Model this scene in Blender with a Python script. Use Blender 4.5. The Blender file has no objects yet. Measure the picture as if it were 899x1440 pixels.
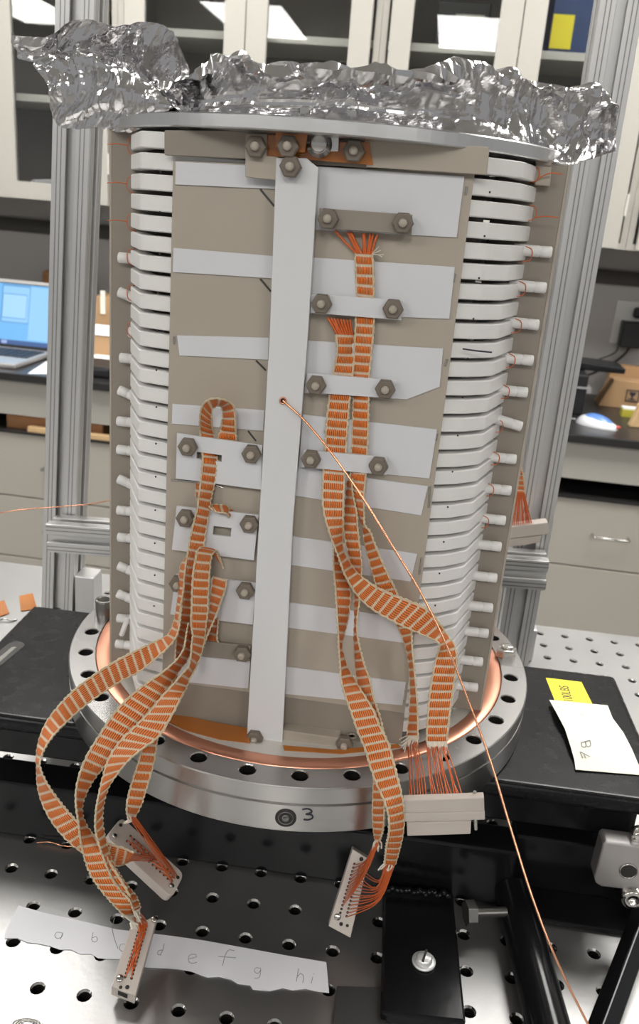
import bpy, math, random
import numpy as np
from mathutils import Vector, Matrix

S = 0.001                      # all lengths below are millimetres; the scene is metric
rng = random.Random(7)
nrng = np.random.default_rng(11)
scene = bpy.context.scene
COL = scene.collection

# ------------------------------------------------------------------ camera
CAM_D, CAM_H, YAW, PITCH, ROLL, FPX = 512.834, 279.308, -0.0102, 0.34180, 0.0830, 1185.4
FW = Vector((-math.sin(YAW)*math.cos(PITCH), math.cos(YAW)*math.cos(PITCH), -math.sin(PITCH)))
_r0 = Vector((math.cos(YAW), math.sin(YAW), 0)); _u0 = _r0.cross(FW)
RT = _r0*math.cos(ROLL) + _u0*math.sin(ROLL)
UP = -_r0*math.sin(ROLL) + _u0*math.cos(ROLL)
CP = Vector((0, -CAM_D, CAM_H))
cd = bpy.data.cameras.new('camera'); cam = bpy.data.objects.new('camera', cd); COL.objects.link(cam)
cam.matrix_world = Matrix(((RT.x, UP.x, -FW.x, CP.x*S), (RT.y, UP.y, -FW.y, CP.y*S), (RT.z, UP.z, -FW.z, CP.z*S), (0, 0, 0, 1)))
cd.sensor_fit = 'VERTICAL'; cd.sensor_height = 24.0; cd.lens = FPX/1440*24.0
cd.clip_start = 0.02; cd.clip_end = 50
cd.dof.use_dof = True; cd.dof.focus_distance = 0.43; cd.dof.aperture_fstop = cd.lens/1.5
scene.camera = cam

# ------------------------------------------------------------------ world, exposure
world = bpy.data.worlds.new('room_air'); scene.world = world; world.use_nodes = True
bg = world.node_tree.nodes['Background']; bg.inputs[0].default_value = (0.84, 0.84, 0.84, 1); bg.inputs[1].default_value = 0.40
scene.view_settings.view_transform = 'Standard'; scene.view_settings.look = 'None'
scene.view_settings.gamma = 1.0; scene.view_settings.use_curve_mapping = False
scene.view_settings.exposure = 0.08
LIGHT_EMIT = 16.0

# ------------------------------------------------------------------ frames and picture->place helpers
def frame(deg):
    a = math.radians(deg); t = Vector((math.cos(a), math.sin(a), 0)); return t, Vector((-t.y, t.x, 0))
T, _n = frame(-5.0); N = -_n                    # front panel of the field cage: T along it, N towards the viewer
UU, VV = frame(-5.2)                            # optical table
UB, VB = frame(-7.2)                            # cabinets on the back wall
ZV = Vector((0, 0, 1))
def ray(x, y): return FW + RT*((x-449.5)/FPX) - UP*((y-720)/FPX)
def onz(x, y, z): d = ray(x, y); return CP + d*((z-CP.z)/d.z)
def onpl(x, y, n, k): d = ray(x, y); return CP + d*((k-CP.dot(n))/d.dot(n))
def onf(x, y, d): return onpl(x, y, N, d)       # on the plane parallel to the panel, d in front of the cage axis
def onv(x, y, v): return onpl(x, y, VV, v)
def onb(x, y, v): return onpl(x, y, VB, v)
def F(s, d, z): return T*s + N*d + ZV*z
def U3(u, v, z): return UU*u + VV*v + ZV*z
def B3(u, v, z): return UB*u + VB*v + ZV*z

# ------------------------------------------------------------------ materials
def nt(name):
    m = bpy.data.materials.new(name); m.use_nodes = True; t = m.node_tree
    return m, t, t.nodes['Principled BSDF']
def node(t, typ, **kw):
    n = t.nodes.new(typ)
    for k, v in kw.items(): setattr(n, k, v)
    return n
def mat(name, col, rough=0.5, metal=0.0, noise=0.0, nscale=60, bump=0.0, bscale=200, coat=0.0, trans=0.0, alpha=1.0, emit=None, estr=0.0, ior=1.45, stretch=None, sheen=0, rnoise=0.0, sss=0):
    m, t, b = nt(name)
    b.inputs['Base Color'].default_value = (*col, 1); b.inputs['Roughness'].default_value = rough
    b.inputs['Metallic'].default_value = metal; b.inputs['Coat Weight'].default_value = coat; b.inputs['Coat Roughness'].default_value = 0.08
    b.inputs['Transmission Weight'].default_value = trans; b.inputs['IOR'].default_value = ior; b.inputs['Alpha'].default_value = alpha
    if emit: b.inputs['Emission Color'].default_value = (*emit, 1); b.inputs['Emission Strength'].default_value = estr
    if sss: b.inputs['Subsurface Weight'].default_value = sss; b.inputs['Subsurface Radius'].default_value = (.003, .003, .003)
    tc = node(t, 'ShaderNodeTexCoord'); src = tc.outputs['Object']
    if stretch:
        mp = node(t, 'ShaderNodeMapping'); mp.inputs['Scale'].default_value = stretch; t.links.new(src, mp.inputs[0]); src = mp.outputs[0]
    if noise or rnoise:
        n = node(t, 'ShaderNodeTexNoise'); n.inputs['Scale'].default_value = nscale; n.inputs['Detail'].default_value = 5
        t.links.new(src, n.inputs['Vector'])
        if noise:
            mx = node(t, 'ShaderNodeMix', data_type='RGBA')
            mx.inputs[6].default_value = tuple(max(0, c*(1-noise)) for c in col)+(1,)
            mx.inputs[7].default_value = tuple(min(1, c*(1+noise)) for c in col)+(1,)
            t.links.new(n.outputs['Fac'], mx.inputs[0]); t.links.new(mx.outputs[2], b.inputs['Base Color'])
        if rnoise:
            mr = node(t, 'ShaderNodeMapRange'); mr.inputs[3].default_value = max(.02, rough-rnoise); mr.inputs[4].default_value = rough+rnoise
            t.links.new(n.outputs['Fac'], mr.inputs[0]); t.links.new(mr.outputs[0], b.inputs['Roughness'])
    if bump:
        n2 = node(t, 'ShaderNodeTexNoise'); n2.inputs['Scale'].default_value = bscale; n2.inputs['Detail'].default_value = 4
        t.links.new(src, n2.inputs['Vector'])
        bp = node(t, 'ShaderNodeBump'); bp.inputs['Strength'].default_value = bump; bp.inputs['Distance'].default_value = 0.001
        t.links.new(n2.outputs['Fac'], bp.inputs['Height']); t.links.new(bp.outputs[0], b.inputs['Normal'])
    return m
M = {}
M['ptfe'] = mat('white_ring_plastic', (0.77, 0.755, 0.735), 0.42, noise=0.02, nscale=30, sss=0.15)
M['peek'] = mat('beige_machined_plastic', (0.40, 0.352, 0.292), 0.5, noise=0.05, nscale=25, bump=0.05, bscale=400)
M['peek_dark'] = mat('brown_grey_plastic', (0.27, 0.235, 0.195), 0.5, noise=0.06, nscale=20)
M['nut'] = mat('grey_brown_nut_plastic', (0.175, 0.145, 0.115), 0.5, noise=0.06, nscale=80)
M['conn'] = mat('pinkish_beige_connector_plastic', (0.50, 0.445, 0.40), 0.45, noise=0.04, nscale=60)
M['white_card'] = mat('white_insulating_sheet', (0.64, 0.64, 0.66), 0.6, noise=0.02, nscale=40)
M['white_bar'] = mat('white_bar_plastic', (0.66, 0.66, 0.67), 0.45, noise=0.02, nscale=30)
M['paper'] = mat('white_paper', (0.78, 0.78, 0.82), 0.85, noise=0.03, nscale=80)
M['note'] = mat('cream_note_paper', (0.88, 0.85, 0.74), 0.85, noise=0.02, nscale=60)
M['yellow'] = mat('yellow_sticker', (0.92, 0.78, 0.03), 0.4)
M['ink'] = mat('dark_ink', (0.03, 0.03, 0.05), 0.6)
M['pencil'] = mat('grey_pencil', (0.30, 0.30, 0.31), 0.7)
M['steel'] = mat('machined_steel', (0.44, 0.43, 0.42), 0.27, 1.0, noise=0.05, nscale=6, rnoise=0.05, bump=0.02, bscale=900, stretch=(1, 1, 6))
M['steel_edge'] = mat('turned_steel', (0.50, 0.49, 0.475), 0.28, 1.0, noise=0.06, nscale=12, bump=0.06, bscale=300, stretch=(.05, .05, 10))
M['bolt'] = mat('bolt_steel', (0.55, 0.54, 0.52), 0.2, 1.0, bump=0.05, bscale=300)
M['copper'] = mat('copper_gasket', (0.78, 0.38, 0.26), 0.34, 1.0, noise=0.06, nscale=30, rnoise=0.08)
M['wire'] = mat('bare_copper_wire', (0.95, 0.47, 0.28), 0.25, 1.0)
M['magnet_wire'] = mat('orange_enamelled_wire', (0.60, 0.12, 0.022), 0.35, 0.0, coat=0.25)
M['alu'] = mat('extruded_aluminium', (0.60, 0.595, 0.59), 0.38, 0.75, noise=0.04, nscale=8, bump=0.03, bscale=500, stretch=(8, 8, .3))
M['alu_plate'] = mat('brushed_aluminium_plate', (0.66, 0.66, 0.66), 0.34, 1.0, noise=0.08, nscale=40, bump=0.05, bscale=300)
M['foil'] = mat('aluminium_foil', (0.66, 0.65, 0.66), 0.15, 1.0, rnoise=0.05, nscale=50)
M['kapton'] = mat('orange_polyimide_film', (0.44, 0.135, 0.01), 0.16, 0.0, coat=0.8, noise=0.12, nscale=40)
M['table'] = mat('brushed_table_steel', (0.37, 0.365, 0.36), 0.42, 0.93, noise=0.10, nscale=14, rnoise=0.07, bump=0.10, bscale=260)
M['hole'] = mat('dark_hole_inside', (0.03, 0.028, 0.026), 0.5, 0.2)
M['thread'] = mat('threaded_hole_steel', (0.25, 0.245, 0.24), 0.35, 1.0)
M['black'] = mat('black_gloss_paint', (0.007, 0.007, 0.008), 0.17, 0.0, ior=1.33, rnoise=0.05, nscale=90, bump=0.06, bscale=120)
M['black_top'] = mat('black_enamel_plate', (0.008, 0.008, 0.009), 0.26, 0.0, ior=1.3, rnoise=0.08, nscale=120, bump=0.04, bscale=160)
M['black_matte'] = mat('matte_black_rubber', (0.03, 0.029, 0.028), 0.75)
M['cabinet'] = mat('beige_cabinet_paint', (0.43, 0.41, 0.37), 0.5, noise=0.015, nscale=4)
M['drawer'] = mat('warm_grey_drawer_paint', (0.42, 0.392, 0.345), 0.5, noise=0.02, nscale=4)
M['counter'] = mat('black_bench_top', (0.022, 0.021, 0.021), 0.32, noise=0.2, nscale=60)
M['wall'] = mat('grey_wall_paint', (0.42, 0.40, 0.385), 0.85, noise=0.03, nscale=5, bump=0.1, bscale=150)
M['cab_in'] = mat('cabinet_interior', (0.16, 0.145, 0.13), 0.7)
M['shelf'] = mat('shelf_edge', (0.62, 0.60, 0.55), 0.5)
M['dark_gap'] = mat('dark_recess', (0.06, 0.055, 0.05), 0.8)
M['card'] = mat('brown_cardboard', (0.47, 0.29, 0.15), 0.8, noise=0.06, nscale=20)
M['wood'] = mat('reddish_wood', (0.36, 0.17, 0.07), 0.55, noise=0.3, nscale=8, stretch=(1, 8, 8))
M['wood_pale'] = mat('pale_wood', (0.62, 0.42, 0.22), 0.6, noise=0.1, nscale=20)
M['plastic_black'] = mat('black_device_plastic', (0.015, 0.015, 0.017), 0.4)
M['plastic_white'] = mat('white_device_plastic', (0.72, 0.73, 0.75), 0.3, coat=0.3)
M['blue'] = mat('blue_plastic', (0.10, 0.22, 0.55), 0.3, coat=0.4)
M['navy'] = mat('navy_plastic', (0.02, 0.05, 0.16), 0.4)
M['red'] = mat('red_plastic', (0.75, 0.10, 0.08), 0.4)
M['silver'] = mat('silver_laptop_shell', (0.52, 0.51, 0.50), 0.35, 0.6)
M['floor'] = mat('grey_vinyl_floor', (0.30, 0.29, 0.27), 0.5, noise=0.08, nscale=6)
M['ceiling'] = mat('white_ceiling_tile', (0.68, 0.67, 0.64), 0.9, noise=0.03, nscale=60)
M['fixture'] = mat('white_fixture_metal', (0.8, 0.8, 0.8), 0.5)
M['lamp'] = mat('fluorescent_diffuser', (0.9, 0.9, 0.9), 0.6, emit=(1.0, 0.985, 0.95), estr=LIGHT_EMIT)
M['outlet'] = mat('pale_outlet_plate', (0.60, 0.59, 0.56), 0.5)
M['cord'] = mat('cream_glass_cord', (0.60, 0.50, 0.34), 0.7, bump=0.6, bscale=1500)
M['thread_white'] = mat('frayed_white_thread', (0.72, 0.66, 0.56), 0.8)
M['screen'] = None
def glass_mat():
    m, t, b = nt('cabinet_glass'); b.inputs['Base Color'].default_value = (0.93, 0.95, 0.94, 1)
    b.inputs['Transmission Weight'].default_value = 1; b.inputs['Roughness'].default_value = 0.0; b.inputs['IOR'].default_value = 1.5
    b.inputs['Alpha'].default_value = 1.0
    return m
M['glass'] = glass_mat()
def screen_mat():
    m, t, b = nt('lit_laptop_screen')
    uv = node(t, 'ShaderNodeTexCoord'); sx = node(t, 'ShaderNodeSeparateXYZ'); t.links.new(uv.outputs['UV'], sx.inputs[0])
    def gt(o, v):
        n = node(t, 'ShaderNodeMath', operation='GREATER_THAN'); t.links.new(o, n.inputs[0]); n.inputs[1].default_value = v; return n.outputs[0]
    def lt(o, v):
        n = node(t, 'ShaderNodeMath', operation='LESS_THAN'); t.links.new(o, n.inputs[0]); n.inputs[1].default_value = v; return n.outputs[0]
    def mul(a, c):
        n = node(t, 'ShaderNodeMath', operation='MULTIPLY'); t.links.new(a, n.inputs[0]); t.links.new(c, n.inputs[1]); return n.outputs[0]
    def rect(x0, x1, y0, y1): return mul(mul(gt(sx.outputs[0], x0), lt(sx.outputs[0], x1)), mul(gt(sx.outputs[1], y0), lt(sx.outputs[1], y1)))
    cur = None
    base = (0.16, 0.50, 0.95, 1)
    def over(prev, fac, col):
        mx = node(t, 'ShaderNodeMix', data_type='RGBA'); t.links.new(fac, mx.inputs[0])
        if isinstance(prev, tuple): mx.inputs[6].default_value = prev
        else: t.links.new(prev, mx.inputs[6])
        mx.inputs[7].default_value = col; return mx.outputs[2]
    c = over(base, rect(0.0, .55, .36, .985), (0.08, 0.30, 0.62, 1))
    c = over(c, rect(0.02, .54, .375, .96), (0.30, 0.62, 0.98, 1))
    c = over(c, rect(0.02, .50, .43, .84), (0.10, 0.36, 0.72, 1))
    c = over(c, rect(0.03, .49, .445, .825), (0.38, 0.70, 1.0, 1))
    c = over(c, rect(0.56, .98, .10, .97), (0.30, 0.63, 1.0, 1))
    c = over(c, rect(0, 1, 0.0, .075), (0.03, 0.10, 0.30, 1))
    c = over(c, rect(.05, .16, 0.01, .065), (0.35, 0.45, 0.8, 1))
    b.inputs['Base Color'].default_value = (0.01, 0.01, 0.01, 1); b.inputs['Roughness'].default_value = .3
    t.links.new(c, b.inputs['Emission Color']); b.inputs['Emission Strength'].default_value = 0.95
    return m
M['screen'] = screen_mat()
def ribbon_mat():
    """woven ribbon: orange enamelled wire showing between cream cross stitches; UV u across 0..1, v in millimetres"""
    m, t, b = nt('woven_wire_ribbon')
    uv = node(t, 'ShaderNodeTexCoord'); sx = node(t, 'ShaderNodeSeparateXYZ'); t.links.new(uv.outputs['UV'], sx.inputs[0])
    def mth(op, a, c=None, cl=False):
        n = node(t, 'ShaderNodeMath', operation=op); n.use_clamp = cl
        for i, v in enumerate((a, c)):
            if v is None: continue
            if isinstance(v, (int, float)): n.inputs[i].default_value = v
            else: t.links.new(v, n.inputs[i])
        return n.outputs[0]
    u, v = sx.outputs[0], sx.outputs[1]
    tooth = mth('MULTIPLY', mth('SINE', mth('MULTIPLY', u, 6.2832*11)), 0.05)
    ph = mth('FRACT', mth('ADD', mth('DIVIDE', v, 4.55), tooth))
    white = mth('LESS_THAN', ph, 0.27)
    edge = mth('GREATER_THAN', mth('ABSOLUTE', mth('SUBTRACT', u, 0.5)), 0.455)
    isw = mth('MAXIMUM', white, edge)
    ribs = mth('ABSOLUTE', mth('SINE', mth('MULTIPLY', u, 3.1416*11)))
    nz = node(t, 'ShaderNodeTexNoise'); nz.inputs['Scale'].default_value = 1.3; nz.inputs['Detail'].default_value = 4
    cmb = node(t, 'ShaderNodeCombineXYZ'); t.links.new(mth('MULTIPLY', u, 14), cmb.inputs[0]); t.links.new(v, cmb.inputs[1]); t.links.new(cmb.outputs[0], nz.inputs['Vector'])
    cr = node(t, 'ShaderNodeValToRGB'); cr.color_ramp.elements[0].position = 0.05; cr.color_ramp.elements[0].color = (0.13, 0.026, 0.007, 1)
    cr.color_ramp.elements[1].position = 0.75; cr.color_ramp.elements[1].color = (0.80, 0.205, 0.03, 1)
    t.links.new(mth('MULTIPLY', ribs, mth('ADD', nz.outputs['Fac'], 0.35)), cr.inputs[0])  # brown between ribs up to bright orange: shade and highlight painted into the colour
    mx = node(t, 'ShaderNodeMix', data_type='RGBA'); t.links.new(isw, mx.inputs[0]); t.links.new(cr.outputs[0], mx.inputs[6])
    mx.inputs[7].default_value = (0.64, 0.53, 0.40, 1); t.links.new(mx.outputs[2], b.inputs['Base Color'])
    b.inputs['Roughness'].default_value = 0.42
    bp = node(t, 'ShaderNodeBump'); bp.inputs['Strength'].default_value = 0.5; bp.inputs['Distance'].default_value = 0.0006
    t.links.new(mth('ADD', ribs, mth('MULTIPLY', white, -1.0)), bp.inputs['Height']); t.links.new(bp.outputs[0], b.inputs['Normal'])
    return m
M['ribbon'] = ribbon_mat()

# ------------------------------------------------------------------ mesh building
class MB:
    def __init__(s): s.v = []; s.f = []; s.uv = []; s.mi = []; s.sm = []
    def add(s, vs, fs, mi=0, uvs=None, smooth=False):
        o = len(s.v); s.v += [tuple(p) for p in vs]
        for i, f in enumerate(fs):
            s.f.append([o+k for k in f]); s.mi.append(mi); s.uv.append(uvs[i] if uvs else None); s.sm.append(smooth)
        return s
    def box(s, a, b, ax=(Vector((1, 0, 0)), Vector((0, 1, 0)), ZV), mi=0):
        """box between corner coords a and b measured along the axes ax"""
        vs = [ax[0]*x + ax[1]*y + ax[2]*z for x in (a[0], b[0]) for y in (a[1], b[1]) for z in (a[2], b[2])]
        fl = (ax[0].cross(ax[1])).dot(ax[2]) * (b[0]-a[0])*(b[1]-a[1])*(b[2]-a[2]) > 0
        fs = [(0, 1, 3, 2), (4, 6, 7, 5), (0, 4, 5, 1), (2, 3, 7, 6), (0, 2, 6, 4), (1, 5, 7, 3)]
        if not fl: fs = [f[::-1] for f in fs]
        return s.add(vs, fs, mi)
    def prism(s, poly, ext, mi=0):
        """polygon (list of Vectors, planar) extruded by vector ext"""
        n = len(poly); nrm = Vector((0, 0, 0))
        for i in range(n): nrm += poly[i].cross(poly[(i+1) % n])
        vs = list(poly) + [p+ext for p in poly]
        fs = [tuple(range(n))[::-1], tuple(range(n, 2*n))] + [(i, (i+1) % n, n+(i+1) % n, n+i) for i in range(n)]
        if nrm.dot(ext) < 0: fs = [f[::-1] for f in fs]
        return s.add(vs, fs, mi)
    def tube(s, pts, r, seg=8, mi=0, caps=True, smooth=True):
        pts = [Vector(p) for p in pts]; n = len(pts); vs = []; prev = None
        for i, p in enumerate(pts):
            d = (pts[min(i+1, n-1)] - pts[max(i-1, 0)]).normalized()
            if prev is None:
                a = Vector((0, 0, 1)) if abs(d.z) < .9 else Vector((1, 0, 0)); prev = d.cross(a).normalized()
            prev = (prev - d*prev.dot(d)).normalized(); q = d.cross(prev)
            rr = r[i] if isinstance(r, (list, tuple)) else r
            vs += [p + prev*(rr*math.cos(2*math.pi*k/seg)) + q*(rr*math.sin(2*math.pi*k/seg)) for k in range(seg)]
        fs = [(i*seg+k, i*seg+(k+1) % seg, (i+1)*seg+(k+1) % seg, (i+1)*seg+k) for i in range(n-1) for k in range(seg)]
        s.add(vs, fs, mi, smooth=smooth)
        if caps: s.add(vs[:seg], [tuple(range(seg))[::-1]], mi); s.add(vs[-seg:], [tuple(range(seg))], mi)
        return s
    def lathe(s, prof, c, ax=ZV, seg=32, mi=0, smooth=True, closed=False):
        """profile [(r,h)] turned about the axis through c"""
        ax = Vector(ax).normalized(); a = Vector((1, 0, 0)) if abs(ax.x) < .9 else Vector((0, 1, 0))
        e = (a - ax*a.dot(ax)).normalized(); g = ax.cross(e); n = len(prof); vs = []
        for r, h in prof:
            vs += [c + ax*h + e*(r*math.cos(2*math.pi*k/seg)) + g*(r*math.sin(2*math.pi*k/seg)) for k in range(seg)]
        m = n if closed else n-1
        fs = [(i*seg+k, i*seg+(k+1) % seg, ((i+1) % n)*seg+(k+1) % seg, ((i+1) % n)*seg+k) for i in range(m) for k in range(seg)]
        s.add(vs, fs, mi, smooth=smooth)
        if not closed:
            if prof[0][0] > 1e-6: s.add(vs[:seg], [tuple(range(seg))[::-1]], mi)
            if prof[-1][0] > 1e-6: s.add(vs[-seg:], [tuple(range(seg))], mi)
        return s
    def mesh(s, name, mats, org):
        me = bpy.data.meshes.new(name)
        me.from_pydata([((x-org[0])*S, (y-org[1])*S, (z-org[2])*S) for x, y, z in s.v], [], s.f)
        for m in (mats if isinstance(mats, (list, tuple)) else [mats]): me.materials.append(m)
        me.polygons.foreach_set('material_index', s.mi); me.polygons.foreach_set('use_smooth', s.sm)
        if any(u is not None for u in s.uv):
            l = me.uv_layers.new(name='UVMap'); k = 0
            for f, u in zip(s.f, s.uv):
                for j in range(len(f)):
                    l.data[k].uv = u[j] if u else (0, 0); k += 1
        me.update(); return me

ORG = {}
def tag(o, label=None, cat=None, group=None, kind=None):
    if label: o['label'] = label
    if cat: o['category'] = cat
    if group: o['group'] = group
    if kind: o['kind'] = kind
    return o
def thing(name, label, cat, loc=(0, 0, 0), group=None, kind=None):
    o = bpy.data.objects.new(name, None); COL.objects.link(o); loc = Vector(loc)
    o.location = loc*S; o.empty_display_size = .01; ORG[o.name] = loc
    return tag(o, label, cat, group, kind)
def obj(name, mb, mats, parent=None, loc=None, bevel=0, bseg=2, label=None, kind=None, cat=None, group=None):
    org = ORG[parent.name] if parent else Vector(loc if loc is not None else (0, 0, 0))
    o = bpy.data.objects.new(name, mb.mesh(name, mats, org)); COL.objects.link(o); ORG[o.name] = org
    if parent: o.parent = parent
    else: o.location = org*S
    if bevel:
        md = o.modifiers.new('bevel', 'BEVEL'); md.width = bevel*S; md.segments = bseg; md.limit_method = 'ANGLE'; md.angle_limit = math.radians(40)
        md.harden_normals = False
    return tag(o, label, cat, group, kind)
def inst(src, name, off, parent):
    """copy of a part (and its sub-parts) sharing mesh data, moved by off millimetres"""
    c = src.copy(); COL.objects.link(c); c.name = name; c.parent = parent; c.location = Vector(off)*S
    ORG[c.name] = ORG[parent.name]
    for ch in list(src.children):
        k = ch.copy(); COL.objects.link(k); k.parent = c
    return c
def struct(name, mb, m): return obj(name, mb, m, kind='structure')
def plate(name, px, d, th, m, parent, bevel=0.0, label=None):
    """flat piece whose outline is known in the picture, lying in the plane d in front of the cage axis"""
    return obj(name, MB().prism([onf(x, y, d) for x, y in px], N*(-th)), m, parent, bevel=bevel, label=label)
def smoothpath(P, n):
    """Catmull-Rom through the rows of P, resampled evenly to n rows"""
    P = np.array(P, float); P = np.vstack([2*P[0]-P[1], P, 2*P[-1]-P[-2]]); out = []
    for i in range(1, len(P)-2):
        for t in np.linspace(0, 1, 16, endpoint=False):
            a, b, c, d = P[i-1:i+3]
            out.append(.5*((2*b)+(c-a)*t+(2*a-5*b+4*c-d)*t*t+(-a+3*b-3*c+d)*t**3))
    out.append(P[-2]); out = np.array(out)
    L = np.concatenate([[0], np.cumsum(np.linalg.norm(np.diff(out[:, :3], axis=0), axis=1))])
    q = np.linspace(0, L[-1], n)
    return np.stack([np.interp(q, L, out[:, k]) for k in range(out.shape[1])], 1), L[-1]
def line(P, n=24): return [Vector(p[:3]) for p in smoothpath([list(p) for p in P], n)[0]]

# ================================================================== THE ROOM
FLOOR, CEIL = -1114.0, 1586.0
mb = MB().box((-5200, -5200, FLOOR-40), (4800, 2260, FLOOR), (UB, VB, ZV)); struct('floor', mb, M['floor'])
mb = MB().box((-5200, -5200, CEIL), (4800, 2260, CEIL+40), (UB, VB, ZV)); struct('ceiling', mb, M['ceiling'])
mb = MB().box((-5200, 2250, FLOOR), (4800, 2350, CEIL), (UB, VB, ZV)); struct('wall_back', mb, M['wall'])
mb = MB().box((-3600, 2236, 140), (3000, 2250, 181), (UB, VB, ZV)); struct('trim_1', mb, M['dark_gap'])
LAMPS = [(-3350, -2600, 'behind the camera, far left'), (-1520, -2600, 'behind the camera, left of centre'), (120, -2600, 'straight behind the camera'), (1950, -2600, 'behind the camera, far right'),
         (-2250, 1150, 'over the far left of the bench'), (-760, 1150, 'between the camera and the bench, left of centre'), (700, 1150, 'between the camera and the bench, right of centre'), (2200, 1150, 'over the far right of the bench')]
for i, (u, v, wh) in enumerate(LAMPS):
    t = thing('ceiling_light', 'recessed fluorescent ceiling panel '+wh, 'light', B3(u, v, CEIL-18), 'fluorescent panels in the ceiling')
    fr = MB()
    for a, b in (((-310, -610), (310, -590)), ((-310, 590), (310, 610)), ((-310, -590), (-290, 590)), ((290, -590), (310, 590))):
        fr.box((u+a[0], v+a[1], CEIL-18), (u+b[0], v+b[1], CEIL), (UB, VB, ZV))
    obj('light_frame', fr, M['fixture'], t)
    obj('diffuser', MB().box((u-290, v-590, CEIL-10), (u+290, v+590, CEIL-2), (UB, VB, ZV)), M['lamp'], t)

# ------------------------------------------------------------------ wall cabinets
WB, WT, WF = 245.0, 1010.0, 1950.0     # bottom, top, door front
AX = (UB, VB, ZV)
def wall_cabinet(uc, label):
    t = thing('wall_cabinet', label, 'cabinet', B3(uc, 2100, WB), 'glass fronted wall cabinets')
    a, b = uc-356, uc+356; c = MB()
    c.box((a, WF+18, WB), (a+16, 2248, WT), AX); c.box((b-16, WF+18, WB), (b, 2248, WT), AX)
    c.box((a+16, WF+18, WB), (b-16, 2248, WB+16), AX); c.box((a+16, WF+18, WT-16), (b-16, 2248, WT), AX)
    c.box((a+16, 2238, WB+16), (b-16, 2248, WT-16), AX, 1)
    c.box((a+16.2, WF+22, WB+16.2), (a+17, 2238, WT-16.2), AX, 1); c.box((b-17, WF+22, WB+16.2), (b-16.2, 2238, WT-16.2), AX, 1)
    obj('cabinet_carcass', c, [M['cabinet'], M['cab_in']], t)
    for z in ((508, 790) if uc < -1000 else (470, 694)):
        s = MB().box((a+18, WF+40, z), (b-18, 2236, z+17), AX, 0); s.box((a+18, WF+36, z-1), (b-18, WF+40, z+18), AX, 1)
        obj('shelf', s, [M['cabinet'], M['shelf']], t)
    for k, (x0, x1) in enumerate(((a+24, uc-1.5), (uc+1.5, b-24))):
        f = MB(); w = 56
        f.box((x0, WF, WB+2), (x0+w, WF+18, WT-2), AX); f.box((x1-w, WF, WB+2), (x1, WF+18, WT-2), AX)
        f.box((x0+w, WF, WB+2), (x1-w, WF+18, WB+48), AX); f.box((x0+w, WF, WT-50), (x1-w, WF+18, WT-2), AX)
        d = obj('cabinet_door', f, M['cabinet'], t)
        obj('glass_pane', MB().box((x0+w+.5, WF+7, WB+48.5), (x1-w-.5, WF+10, WT-50.5), AX), M['glass'], d)
        hx = x1+1 if k == 0 and False else (x0-5 if k == 0 else x1+1)
        for hz in (WB+85, WT-120):
            obj('hinge', MB().box((hx, WF-3, hz), (hx+5, WF+2, hz+55), AX), M['shelf'], d)
wall_cabinet(-1236, 'glass fronted wall cabinet at the far left, behind the left aluminium post')
wall_cabinet(-523, 'glass fronted wall cabinet behind the left half of the foil')
wall_cabinet(190, 'glass fronted wall cabinet behind the right half of the foil, holding a blue binder box')
wall_cabinet(903, 'wall cabinet at the far right edge beyond the right aluminium post')
def simple(name, label, cat, parts, loc, group=None):
    t = thing(name, label, cat, loc, group)
    for p in parts: obj(p[0], p[1], p[2], t, bevel=p[3] if len(p) > 3 else 0)
    return t
simple('binder_box', 'dark blue binder box with a yellow label on the cabinet shelf', 'box',
       [('box_body', MB().box((265, 2010, 711), (470, 2190, 900), AX), M['navy'], 3),
        ('yellow_label', MB().box((268, 2007, 722), (322, 2009.8, 800), AX), M['yellow'])], B3(360, 2100, 711))
simple('paper_stack', 'white crumpled paper lying in the bottom of the far left cabinet', 'paper',
       [('paper_sheet', MB().prism([B3(-1185, 2000, 262), B3(-1150, 1990, 300), B3(-1080, 1990, 306), B3(-1050, 2000, 262)], VB*120), M['paper'], 3)], B3(-1110, 2050, 261.5))
simple('instrument_case', 'dark grey instrument case on the middle cabinet shelf', 'case',
       [('case_body', MB().box((-30, 2020, 711), (110, 2180, 820), AX), M['plastic_black'], 4), ('case_label', MB().box((20, 2017, 770), (95, 2019.8, 790), AX), M['cabinet'])], B3(40, 2100, 711))

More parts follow.
